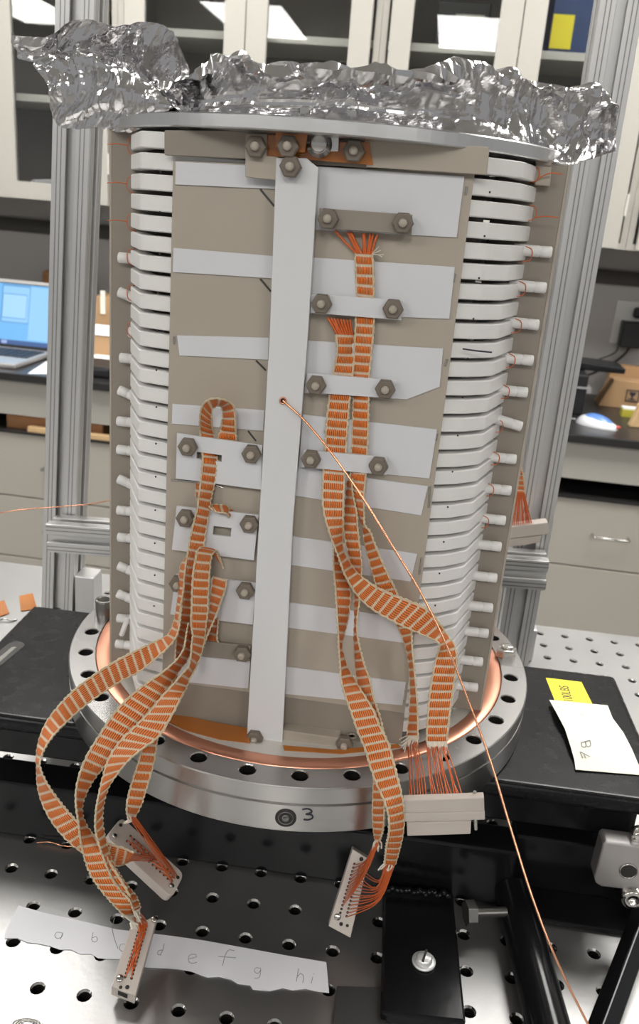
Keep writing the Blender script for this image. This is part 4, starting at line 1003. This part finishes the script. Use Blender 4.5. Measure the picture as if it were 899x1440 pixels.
# --- middle ribbon, behind, twisting down to the leaning connector
rC, A3, B3_, _, _ = ribbon('ribbon_cable', 'woven ribbon twisting edge-on between two others, behind, down to the centre connector', [
    (487, 672, 496, 673, RB-1), (486.5, 690, 496, 691, RB), (484.5, 720, 502, 721, RB+2), (484, 742, 503.5, 743, RB+3), (487, 766, 506, 767, RB+4), (493, 790, 509, 791, RB+5),
    (499, 808, 508.5, 808, RB+6), (500, 828, 507, 828, RB+7), (499, 848, 505.5, 848, RB+8), (499.5, 870, 502.5, 870, RB+10), (498.5, 893, 503, 893, RB+12), (499, 915, 507, 914, RB+15), (500, 938, 513, 936, RB+18),
    (502.5, 957, 520, 955, RB+22), (509, 985, 526, 982, RB+27), (518, 1010, 534, 1007, RB+33), (525, 1040, 541, 1038, RB+42), (527, 1075, 542, 1074, RB+52), (525.5, 1105, 541, 1105, RB+56), (524.5, 1140, 541, 1140, RB+57),
    (525.5, 1165, 539, 1166, RB+56), (528, 1181, 534, 1182, RB+54)], sign=1, W=8.4)
# --- front ribbon
rD, A4, B4, _, _ = ribbon('ribbon_cable', 'foremost woven ribbon falling over the flange rim to the centre connector', [
    (469.5, 766, 477, 768, RB+4), (469.2, 785, 481, 786, RB+5), (469.5, 802, 486.5, 803, RB+6), (472, 830, 492.5, 831, RB+8), (473.3, 850, 492, 851, RB+10), (474.5, 870, 489, 871, RB+12), (476, 890, 484.5, 890, RB+15),
    (476.5, 907, 480.5, 907, RB+18), (477.5, 922, 483, 921, RB+21), (479, 940, 488, 937, RB+24), (480, 957, 497.5, 954, RB+27), (485.5, 978, 510, 974, RB+31), (494.5, 1003, 525, 998, RB+36), (503, 1028, 535, 1022, RB+41),
    (513.5, 1053, 547, 1046, RB+48), (520.5, 1077, 553.5, 1070, RB+55), (530.5, 1104, 560, 1096, RB+61), (540, 1125, 565, 1118, RB+65), (546.5, 1148, 568, 1142, RB+66), (547, 1170, 567.5, 1167, RB+66), (543.5, 1190, 563, 1190, RB+64), (541, 1214, 556, 1215, RB+61)], sign=-1, W=10.0)
st = across(A4, B4, -1, 14); en = [hC[k] for k in range(14)]
def wires3(t, st, en, bulge, r=.33, seed=1):
    rg = random.Random(seed); mb = MB()
    for a, b in zip(st, en):
        m1 = a.lerp(b, .35)+bulge+Vector((rg.uniform(-1, 1),)*3)*.8; mb.tube(line([a, m1, b+nC*1.5, b], 12), r, 5)
    return obj('loose_wires', mb, M['magnet_wire'], t, kind='stuff')
wires3(rD, st, [hC[14+k] for k in range(14)], Vector((1.5, -4, -8)), seed=2)
wires3(rC, across(A3, B3_, -1, 12), en[:12], Vector((0, -2, -5)), seed=3)
fibres(rD, across(A4, B4, -1, 8), [p-ZV*3+Vector((rng.uniform(-3, 1), 0, rng.uniform(-2, 1))) for p in across(A4, B4, -1, 8)], M['thread_white'], .4, 'frayed_end', seed=12, jit=.8)
fibres(rC, across(A3, B3_, -1, 8), [p-ZV*5+Vector((rng.uniform(-1, 2), 0, rng.uniform(-2, 1))) for p in across(A3, B3_, -1, 8)], M['thread_white'], .4, 'frayed_end', seed=13, jit=.8)
# --- left group
LP = CB+.5
# loop above the first slotted plate, then down through its slot
rE, A5, B5, _, _ = ribbon('ribbon_cable', 'woven ribbon looping above the slotted plate at left, then down through its slot', [
    (305.5, 620, 333, 622, PD+1.6, 1), (310, 606, 332, 609, PD+2, 1), (312, 597, 331.5, 600, PD+4.5, 1), (314, 583, 330.5, 581, PD+7, 1), (312.5, 574, 327.5, 569, PD+9, 1), (309, 569.5, 315, 562, PD+12, 1), (303, 571.5, 301, 560.5, PD+14, 1), (298, 577, 290, 564, PD+15, 1),
    (297.5, 588, 283, 575, PD+12, 1), (298, 600, 281, 592, PD+7, 1), (300.5, 610, 281.5, 605, PD+2.4, 1), (303, 624, 283, 622, PD+1.4, 1), (304.5, 636, 284.5, 634, PD+1.8, 1), (305.5, 644, 285, 642, PD+4.5, 1), (305, 652, 285, 650, PD+7.0, 1), (304, 662, 284, 659, LP+1.8, 1),
    (301, 682, 282, 679, LP+2, 1), (296.5, 702, 279.5, 699, LP+3, 1), (294, 722, 277, 718, LP+4, 1), (290, 742, 271.6, 738, LP+5, 1), (287.5, 761, 267, 758, LP+6, 1), (285, 778, 264.5, 775, LP+8, 1), (278, 803, 260.5, 800, LP+10, 1),
    (270, 831, 258, 829, LP+11, 1), (268.5, 851, 255, 849, LP+11, 1), (267, 871, 252, 869, LP+11, 1), (262, 888, 250, 883, LP+11, 1), (258, 903, 248, 898, LP+11, 1), (254.5, 917, 247, 915, LP+12, 1), (250, 932, 246.5, 932, LP+14, 1),
    (249, 948, 243, 943, LP+17, 1), (244, 966, 236, 960, LP+22, 1), (237, 988, 226, 982, LP+28, 1), (229, 1010, 213, 1006, LP+34, 1), (222, 1035, 204, 1033, LP+40, 1), (219, 1054, 199.5, 1053, LP+44, 1), (216, 1073, 195, 1071, LP+48, 1),
    (209.5, 1097, 187, 1096, LP+52, 1), (204, 1115, 182, 1113, LP+54, 1), (198.5, 1132, 178.5, 1130, LP+56, 1), (190, 1148, 178, 1145, LP+58, 1)], W=8.8)
# big outer loop
rF, A6, B6, _, _ = ribbon('ribbon_cable', 'outermost woven ribbon bowing wide to the left beyond the flange', [
    (271, 770, 285, 774, LP+1, 1), (259, 788, 268, 790, LP+4, 1), (253.4, 800, 261, 802, LP+6, 1), (251.6, 830, 259, 832, LP+8, 1), (248, 858, 255, 860, LP+10, 1), (243.6, 878, 252, 883, LP+12, 1), (237, 892, 247, 897, LP+14, 1), (228, 898, 236, 911, LP+16, 1),
    (213.6, 904.5, 221, 924, LP+19, 1), (187, 917, 196, 944, LP+24, 1), (160, 931, 170, 957.5, LP+28, 1), (133.5, 948, 146, 973, LP+33, 1), (106.8, 968, 121, 991, LP+38, 1), (85.4, 989.5, 99, 1010, LP+43, 1), (66.8, 1013.6, 80, 1029, LP+49, 1), (56, 1037.6, 66, 1047, LP+55, 1),
    (51.5, 1061.6, 57.5, 1066, LP+60, 1), (52, 1080, 56.5, 1080, LP+64, 1), (53.4, 1107, 67, 1103, LP+68, 1), (61.4, 1133.7, 84, 1127, LP+71, 1), (74.8, 1158, 100, 1146, LP+73, 1), (93, 1180, 119, 1164, LP+74, 1), (115, 1198, 137, 1177, LP+74, 1), (142, 1212, 153, 1186, LP+72, 1), (167, 1217, 172, 1192, LP+69, 1), (181, 1212, 188, 1199, LP+67, 1)], W=9.6)
# curl in front of the third slot, then the inner front ribbon
rG, A7, B7, _, _ = ribbon('ribbon_cable', 'woven ribbon curling out of the lower slot, arching to the connector on the lettered strip', [
    (314, 800, 306, 778, LP+2, 1), (306, 776, 286, 770, LP+6, 1), (300, 778, 278, 774, LP+13, 1), (296.5, 786, 275.5, 784, LP+16, 1), (294.5, 806, 272, 804, LP+18, 1), (293, 830, 270.3, 829, LP+19, 1), (291.7, 860, 269.4, 859, LP+20, 1), (289, 881, 269, 880, LP+20, 1),
    (287.5, 896, 271, 893, LP+20, 1), (284.5, 912, 269.4, 907, LP+21, 1), (280, 928, 268.5, 921, LP+22, 1), (271, 944, 265, 937, LP+25, 1), (266, 954, 256, 948, LP+28, 1), (262, 967, 244, 962, LP+32, 1), (255, 981, 228, 980, LP+38, 1), (243, 1004, 208, 1004, LP+44, 1),
    (224, 1035, 187, 1024, LP+50, 1), (203, 1051, 166, 1046, LP+56, 1), (182, 1068, 152, 1070, LP+62, 1), (166, 1087, 144, 1096, LP+67, 1), (153, 1106, 139, 1118, LP+72, 1), (145.5, 1130, 135, 1140, LP+76, 1), (144, 1155, 134, 1165, LP+79, 1), (148, 1180, 138.5, 1186, LP+81, 1),
    (157, 1210, 148, 1214, LP+82, 1), (168, 1230, 158, 1236, LP+82, 1), (181, 1248, 171, 1254, LP+81, 1), (192, 1262, 182, 1266, LP+80, 1), (197, 1276, 188, 1281, LP+79, 1)], W=9.6)
# ribbon between them
rH, A8, B8, _, _ = ribbon('ribbon_cable', 'middle woven ribbon sweeping left over the flange, broad and nearest, to the lettered strip', [
    (275, 876, 265, 876, LP+12, 1), (270, 897, 262, 893, LP+14, 1), (268.5, 916, 258.5, 912, LP+17, 1), (262, 930, 250, 926, LP+20, 1), (253.4, 941, 240, 936, LP+23, 1), (243, 958, 225, 948, LP+27, 1), (232, 974, 207, 960, LP+31, 1), (214, 996, 184, 978, LP+37, 1), (192, 1022, 160, 1003, LP+44, 1), (170, 1047, 139, 1035, LP+51, 1), (150, 1074, 122.8, 1061.6, LP+58, 1),
    (133.5, 1094, 112, 1088, LP+64, 1), (122, 1114, 106.8, 1112, LP+69, 1), (115.5, 1134, 106.8, 1134, LP+74, 1), (118, 1153, 110, 1155, LP+77, 1), (131, 1176, 113, 1180, LP+80, 1), (148.6, 1204, 119, 1207, LP+83, 1), (163, 1226, 127, 1229, LP+84, 1), (178, 1250, 140, 1249, LP+84, 1), (186, 1270, 157, 1269, LP+83, 1), (189, 1286, 175, 1288, LP+81, 1)], W=11.0)
# short dark ribbon glimpsed beneath in the second and third plates
rI, A9, B9, _, _ = ribbon('ribbon_cable', 'short woven ribbon tucked behind, between the second and third slotted plates', [
    (276, 676, 289, 678, PD+2.4, 1), (276, 690, 288, 692, PD+2.6, 1), (277, 702, 290, 706, PD+3, 1), (284, 709, 296, 714, PD+5, 1), (300, 710, 305, 720, PD+7, 1), (316, 711, 318, 722, PD+6, 1), (327, 717, 322, 728, PD+3, 1)], W=7.5)
rJ, A10, B10, _, _ = ribbon('ribbon_cable', 'woven ribbon hanging behind the curl, from the third slotted plate', [
    (300, 810, 319, 815, LP+1, 1), (298, 822, 317, 828, LP+3, 1), (296, 840, 311, 845, LP+6, 1), (295, 856, 306, 860, LP+8, 1), (292, 872, 300, 874, LP+10, 1), (288, 886, 294, 888, LP+12, 1), (281, 902, 287, 905, LP+13, 1), (277, 918, 282, 920, LP+14, 1), (271, 938, 275, 940, LP+17, 1), (262, 952, 266, 956, LP+20, 1), (251, 968, 258, 973, LP+23, 1)], W=8)
rK, A11, B11, _, _ = ribbon('ribbon_cable', 'short woven ribbon end resting on the lower beige bar at left', [
    (300, 868, 307, 868, PD+4, 1), (296, 884, 306, 885, PD+5, 1), (292, 893, 305, 898, PD+6, 1), (289, 900, 307, 903, PD+7.5, 1)], W=8)
# wires of the left ribbons into their connectors
def wiresL(t, A, B_, idx, ends, n, seed, up, P=None, fe=.12):
    rg = random.Random(seed); mb = MB()
    for k, (a, b) in enumerate(zip(across(A, B_, idx, n), ends)):
        e1 = bl(P, .53+rg.uniform(-.17, .17), fe)+up*(1.2+rg.uniform(0, 1.6))
        f_ = (b-P[0]).dot((P[3]-P[0]).normalized())/(P[3]-P[0]).length
        e2 = bl(P, .53+rg.uniform(-.13, .13), max(fe+.02, f_-.10))+up*(.7+rg.uniform(0, .8))
        mb.tube(line([a, e1, e2, b], 16), .27, 5)
    return obj('loose_wires', mb, M['magnet_wire'], t, kind='stuff')
wiresL(rG, A7, B7, -1, hB[13:26], 13, 21, nB, PB, .10); wiresL(rH, A8, B8, -1, hB[:13], 13, 22, nB, PB, .10)
wiresL(rE, A5, B5, -1, hA[:12], 12, 23, nA, PA, .10); wiresL(rF, A6, B6, -1, hA[12:24], 12, 24, nA, PA, .42)
def thread_end(t, A, B_, ends, seed): fibres(t, across(A, B_, -1, 10), ends, M['thread_white'], .5, 'frayed_end', seed=seed, jit=.8)
thread_end(rE, A5, B5, [onf(174+k*1.2, 1158-k*.3, LP+59) for k in range(10)], 31)
thread_end(rG, A7, B7, [onf(191+k*.8, 1290+(k % 3)*3, LP+79) for k in range(10)], 32)
thread_end(rH, A8, B8, [onf(183+k*1.2, 1300+(k % 3)*3, LP+80) for k in range(10)], 33)
# far ribbon behind the right strip
rL, A12, B12, _, _ = ribbon('ribbon_cable', 'woven ribbon behind the right strip, fanning into the connector on the rail', [
    (728, 652, 733, 653, -198, 1), (727, 666, 736, 667, -197, 1), (727, 684, 738, 685, -197, 1), (726, 692, 738, 693, -196, 1)], W=10)
fibres(rL, across(A12, B12, -1, 12), [onf(718+k*2.8, 742-k*.3, -196) for k in range(12)], M['magnet_wire'], .55, 'bare_wire_fan', seed=40)

# ================================================================== LONG COPPER WIRES
path = [(398.3, 563.3, BD+1), (430, 593, BD+6), (470, 642, BD+13), (510, 700, BD+20), (550, 765, BD+27), (590, 830, BD+33), (625, 900, BD+40), (655, 975, BD+48), (690, 1070, BD+60), (720, 1170, BD+76), (750, 1265, BD+92), (785, 1355, BD+105), (832, 1450, BD+112)]
obj('copper_wire', MB().tube(line([onf(*p) for p in path], 90), .56, 10), M['wire'], loc=onf(832, 1450, BD+112),
    label='single bare copper wire running from the white bar down to the lower right', cat='wire')
obj('copper_wire', MB().tube(line([onv(-30, 726, 120), onv(30, 717, 130), onv(80, 713, 150), onv(125, 709, 170), onv(158, 703, 180)], 30), .5, 6), M['wire'], loc=onv(-30, 726, 120),
    label='thin copper wire stretched level behind the cage at left', cat='wire')
obj('copper_wire', MB().tube(line([onz(52, 1185, TZ+1), onz(70, 1184, TZ+2), onz(88, 1189, TZ+2), onz(112, 1191, TZ+1)], 16), .35, 5), M['wire'], loc=onz(52, 1185, TZ),
    label='short copper wire scrap on the table left of the hanging ribbons', cat='wire')
obj('steel_wire_coil', MB().tube([onz(38+22*math.cos(a)*(1-.01*k), 1440+9*math.sin(a)*(1-.01*k), TZ+1+.12*k) for k, a in [(k, k*.33) for k in range(70)]], .45, 5), M['bolt'], loc=onz(38, 1440, TZ),
    label='coil of thin steel wire cut by the bottom edge at left', cat='wire')

# ================================================================== LETTERED STRIP, BLACK PAD
t = thing('lettered_strip', 'torn white paper strip lettered a to i by hand, on the table at lower left', 'paper', onz(230, 1345, TZ))
zt = TZ+.5
edge = [(26, 1273), (60, 1283), (110, 1294), (165, 1307), (200, 1311), (245, 1316.5), (290, 1323), (340, 1332), (400, 1343), (459, 1353), (461, 1372), (463, 1396),
        (448, 1394), (430, 1390), (412, 1392), (398, 1389), (380, 1393), (356, 1391), (352, 1385), (335, 1383), (325, 1377), (308, 1373), (292, 1374), (270, 1366), (250, 1362), (232, 1361), (205, 1360), (188, 1352), (168, 1348.5), (150, 1348), (138, 1347), (128, 1341), (112, 1341), (100, 1335), (84, 1335), (70, 1330), (50, 1326), (38, 1325), (25, 1319), (7, 1319), (6, 1314)]
obj('paper_strip', MB().prism([onz(x, y, zt) for x, y in edge], ZV*-.35), M['paper'], t)
fz = lambda x, y: onz(x, y, zt+.05)
LET = [[(88, 1312), (80, 1311), (77, 1316), (81, 1320), (87, 1317), (88, 1312)], [(88, 1312), (85, 1321)],                       # a
       [(131, 1311), (129, 1321), (132, 1325), (137, 1322), (135, 1317), (130, 1319)],                                          # b
       [(161, 1291), (158, 1305), (161, 1320), (166, 1334)],                                                                   # (
       [(176, 1328), (170, 1328), (168, 1334), (172, 1338), (178, 1336)],                                                       # c
       [(231, 1327), (229, 1336), (225, 1343)], [(229, 1336), (223, 1337), (222, 1342), (227, 1343)],                           # d
       [(266, 1348), (276, 1346), (275, 1342), (267, 1343), (265, 1351), (270, 1355), (277, 1353)],                             # e
       [(330, 1337), (322, 1336), (317, 1343), (313, 1358)], [(307, 1345), (332, 1347)],                                        # f
       [(367, 1362), (360, 1361), (358, 1366), (363, 1369), (367, 1363)], [(367, 1363), (365, 1374), (358, 1376)],              # g
       [(420, 1362), (417, 1380)], [(418, 1374), (423, 1369), (427, 1373), (426, 1382)], [(440, 1374), (438, 1383)], [(441, 1369), (441.6, 1369.6)]]  # h i
obj('handwriting', strokes(MB(), LET, fz, .19, 14), M['pencil'], t)
obj('black_pad', MB().prism([onz(x, y, TZ+3) for x, y in ((474, 1386), (540, 1388), (545, 1460), (466, 1460))], ZV*-3), M['black_matte'], loc=onz(505, 1420, TZ), bevel=.4,
    label='square matte black pad on the table beside the black lug', cat='pad')

# ================================================================== ALUMINIUM FOIL
def lattice(p, L, amp, seed):
    """piecewise flat random relief: heights on a triangulated lattice of pitch L"""
    g_ = np.random.default_rng(seed); H = g_.uniform(-1, 1, (256, 256)); x, y = p[..., 0]/L+40, p[..., 1]/L+40
    i, j = np.floor(x).astype(int) % 255, np.floor(y).astype(int) % 255; fx, fy = x-np.floor(x), y-np.floor(y)
    a, b, c, d = H[i, j], H[i+1, j], H[i, j+1], H[i+1, j+1]
    up = a+(b-a)*fx+(d-b)*fy; lo = a+(d-c)*fx+(c-a)*fy
    return amp*np.where(fx > fy, up, lo)
def crumple(p, seed, k=1.0):
    w = np.stack([lattice(p, 17, 5, seed+1), lattice(p+9, 15, 5, seed+2)], -1); q = p+w
    rot = np.array([[.8, .6], [-.6, .8]])
    w2 = np.stack([lattice(q, 6, 1.6, seed+3), lattice(q+5, 6, 1.6, seed+4)], -1)
    r1 = np.abs(lattice(q@rot, 17, 4.2, seed+8)); r2 = np.abs(lattice(p@rot.T+w*.3, 9.5, 2.2, seed+9)); r3 = np.abs(lattice(p+w2*.5, 5, .5, seed+10))
    return k*(lattice(p@rot, 34, 5.5, seed+5) - r1 + r2*1.1 - r3 + lattice(p@rot.T, 13, 1.8, seed+7))
def sheet(cols, seed, k=1.0, res=1.05, fade=True):
    """cols: list of columns, each a list of world points from foot to rim; interpolated, then crumpled along the normal"""
    C_ = np.array([[list(p) for p in c] for c in cols])           # nc x nr x 3
    nr = C_.shape[1]
    rows = []
    for r in range(nr): rows.append(C_[:, r, :])
    Wd = np.linalg.norm(np.diff(C_[:, 0], axis=0), axis=1).sum(); Ht = np.linalg.norm(np.diff(C_, axis=1), axis=2).sum(1).mean()
    nx, ny = int(Wd/res), int(Ht/res)
    RX = np.array([smoothpath(r, nx)[0] for r in rows])            # nr x nx x 3
    G = np.array([smoothpath(RX[:, i, :], ny)[0] for i in range(nx)])   # nx x ny x 3
    du = np.gradient(G, axis=0); dv = np.gradient(G, axis=1); n = np.cross(du, dv); n /= np.maximum(np.linalg.norm(n, axis=2)[..., None], 1e-9)
    uvp = np.stack(np.meshgrid(np.linspace(0, Wd, nx), np.linspace(0, Ht, ny), indexing='ij'), -1)
    d = crumple(uvp, seed, k); f = np.ones(ny)
    if fade: f = np.clip(np.linspace(0, Ht, ny)/17.0, .10, 1)
    G = G+n*(d*f)[..., None]
    # uneven rim
    vs = G.reshape(-1, 3); fs = [(i*ny+j, (i+1)*ny+j, (i+1)*ny+j+1, i*ny+j+1) for i in range(nx-1) for j in range(ny-1)]
    m = MB(); m.add(vs.tolist(), fs, smooth=False); return m
foil = thing('foil_cover', 'crumpled aluminium foil wrapped over the top plate of the cage', 'foil', (0, 0, 316))
def rimpt(px, py, R=122.0):
    d = ray(px, py); a = d.x**2+d.y**2; b = 2*(CP.x*d.x+CP.y*d.y); c = CP.x**2+CP.y**2-R*R; q = b*b-4*a*c
    k = (-b-math.sqrt(q))/(2*a) if q > 0 else -b/(2*a); return CP+d*k
BAND = [(176, 184, 185, 130), (200, 175, 205, 122), (232, 169, 238, 116), (262, 167, 264, 110), (283, 167, 283, 104), (302, 166, 300, 92), (325, 166, 322, 79), (348, 166, 345, 75), (370, 167, 366, 90), (398, 167, 398, 92), (428, 168, 422, 87), (462, 170, 455, 92),
        (498, 173, 488, 92), (535, 177, 522, 99), (575, 181, 562, 100), (612, 185, 602, 104), (645, 189, 640, 98), (672, 194, 663, 90), (695, 199, 680, 99), (718, 206, 702, 103), (742, 213, 728, 102), (762, 219, 748, 106), (780, 226, 772, 112), (800, 231, 800, 118), (822, 227, 830, 119), (846, 219, 850, 128), (867, 213, 866, 145)]
cols = []
for k, (xb, yb, xt, yt) in enumerate(BAND):
    Rr = 122.0 if xb < 770 else 122+(xb-770)*.22
    p0 = rimpt(xb, yb, Rr); rad = Vector((p0.x, p0.y, 0)).normalized(); dl = p0.dot(N)
    xm, ym = xb*.5+xt*.5, yb*.5+yt*.5
    p1 = onf(xb*.72+xt*.28, yb*.72+yt*.28, dl-5); p2 = onf(xb*.35+xt*.65, yb*.35+yt*.65, dl-1); p3 = onf(xt, yt, dl+6)
    p4 = p3+Vector((-rad.x*22, -rad.y*22, -6)); p5 = Vector((p0.x*.45, p0.y*.45+15, 336)); p6 = Vector((p0.x*.5, 70, 332))
    cols.append([p0, p1, p2, p3, p4, p5, p6])
obj('front_sheet', sheet(cols, 100, .95), M['foil'], foil)
POUCH = [(64, 152, 50, 96), (70, 168, 58, 88), (84, 178, 74, 80), (104, 183, 96, 76), (128, 180, 120, 78), (150, 179, 142, 82), (170, 182, 163, 87), (192, 180, 184, 97), (214, 174, 205, 116), (238, 169, 228, 134), (262, 168, 252, 146)]
cols = []
for xb, yb, xt, yt in POUCH:
    f = (xb-64)/(262-64); dl = 25+f*78
    cols.append([onf(xb, yb, dl-6), onf(xb*.7+xt*.3, yb*.7+yt*.3, dl+5), onf(xb*.35+xt*.65, yb*.35+yt*.65, dl+8), onf(xt, yt, dl), onf(xt+2, yt+3, dl-22)])
obj('hanging_fold', sheet(cols, 200, .8, fade=False), M['foil'], foil)
FLAP = [(28, 76, 15, 46), (40, 80, 34, 55), (58, 82, 58, 58), (84, 84, 84, 46), (108, 86, 108, 29), (134, 90, 134, 30), (160, 96, 164, 38), (184, 106, 194, 34), (206, 122, 216, 34), (228, 138, 240, 42), (246, 148, 254, 56), (258, 146, 264, 78), (266, 140, 272, 106)]
cols = []
for xb, yb, xt, yt in FLAP:
    f = (xb-28)/(266-28); dl = 8+f*70
    cols.append([onf(xb, yb+6, dl-5), onf(xb*.65+xt*.35, yb*.65+yt*.35, dl-4), onf(xb*.3+xt*.7, yb*.3+yt*.7, dl+1), onf(xt, yt, dl+8)])
obj('raised_flap', sheet(cols, 300, .62, fade=False), M['foil'], foil)
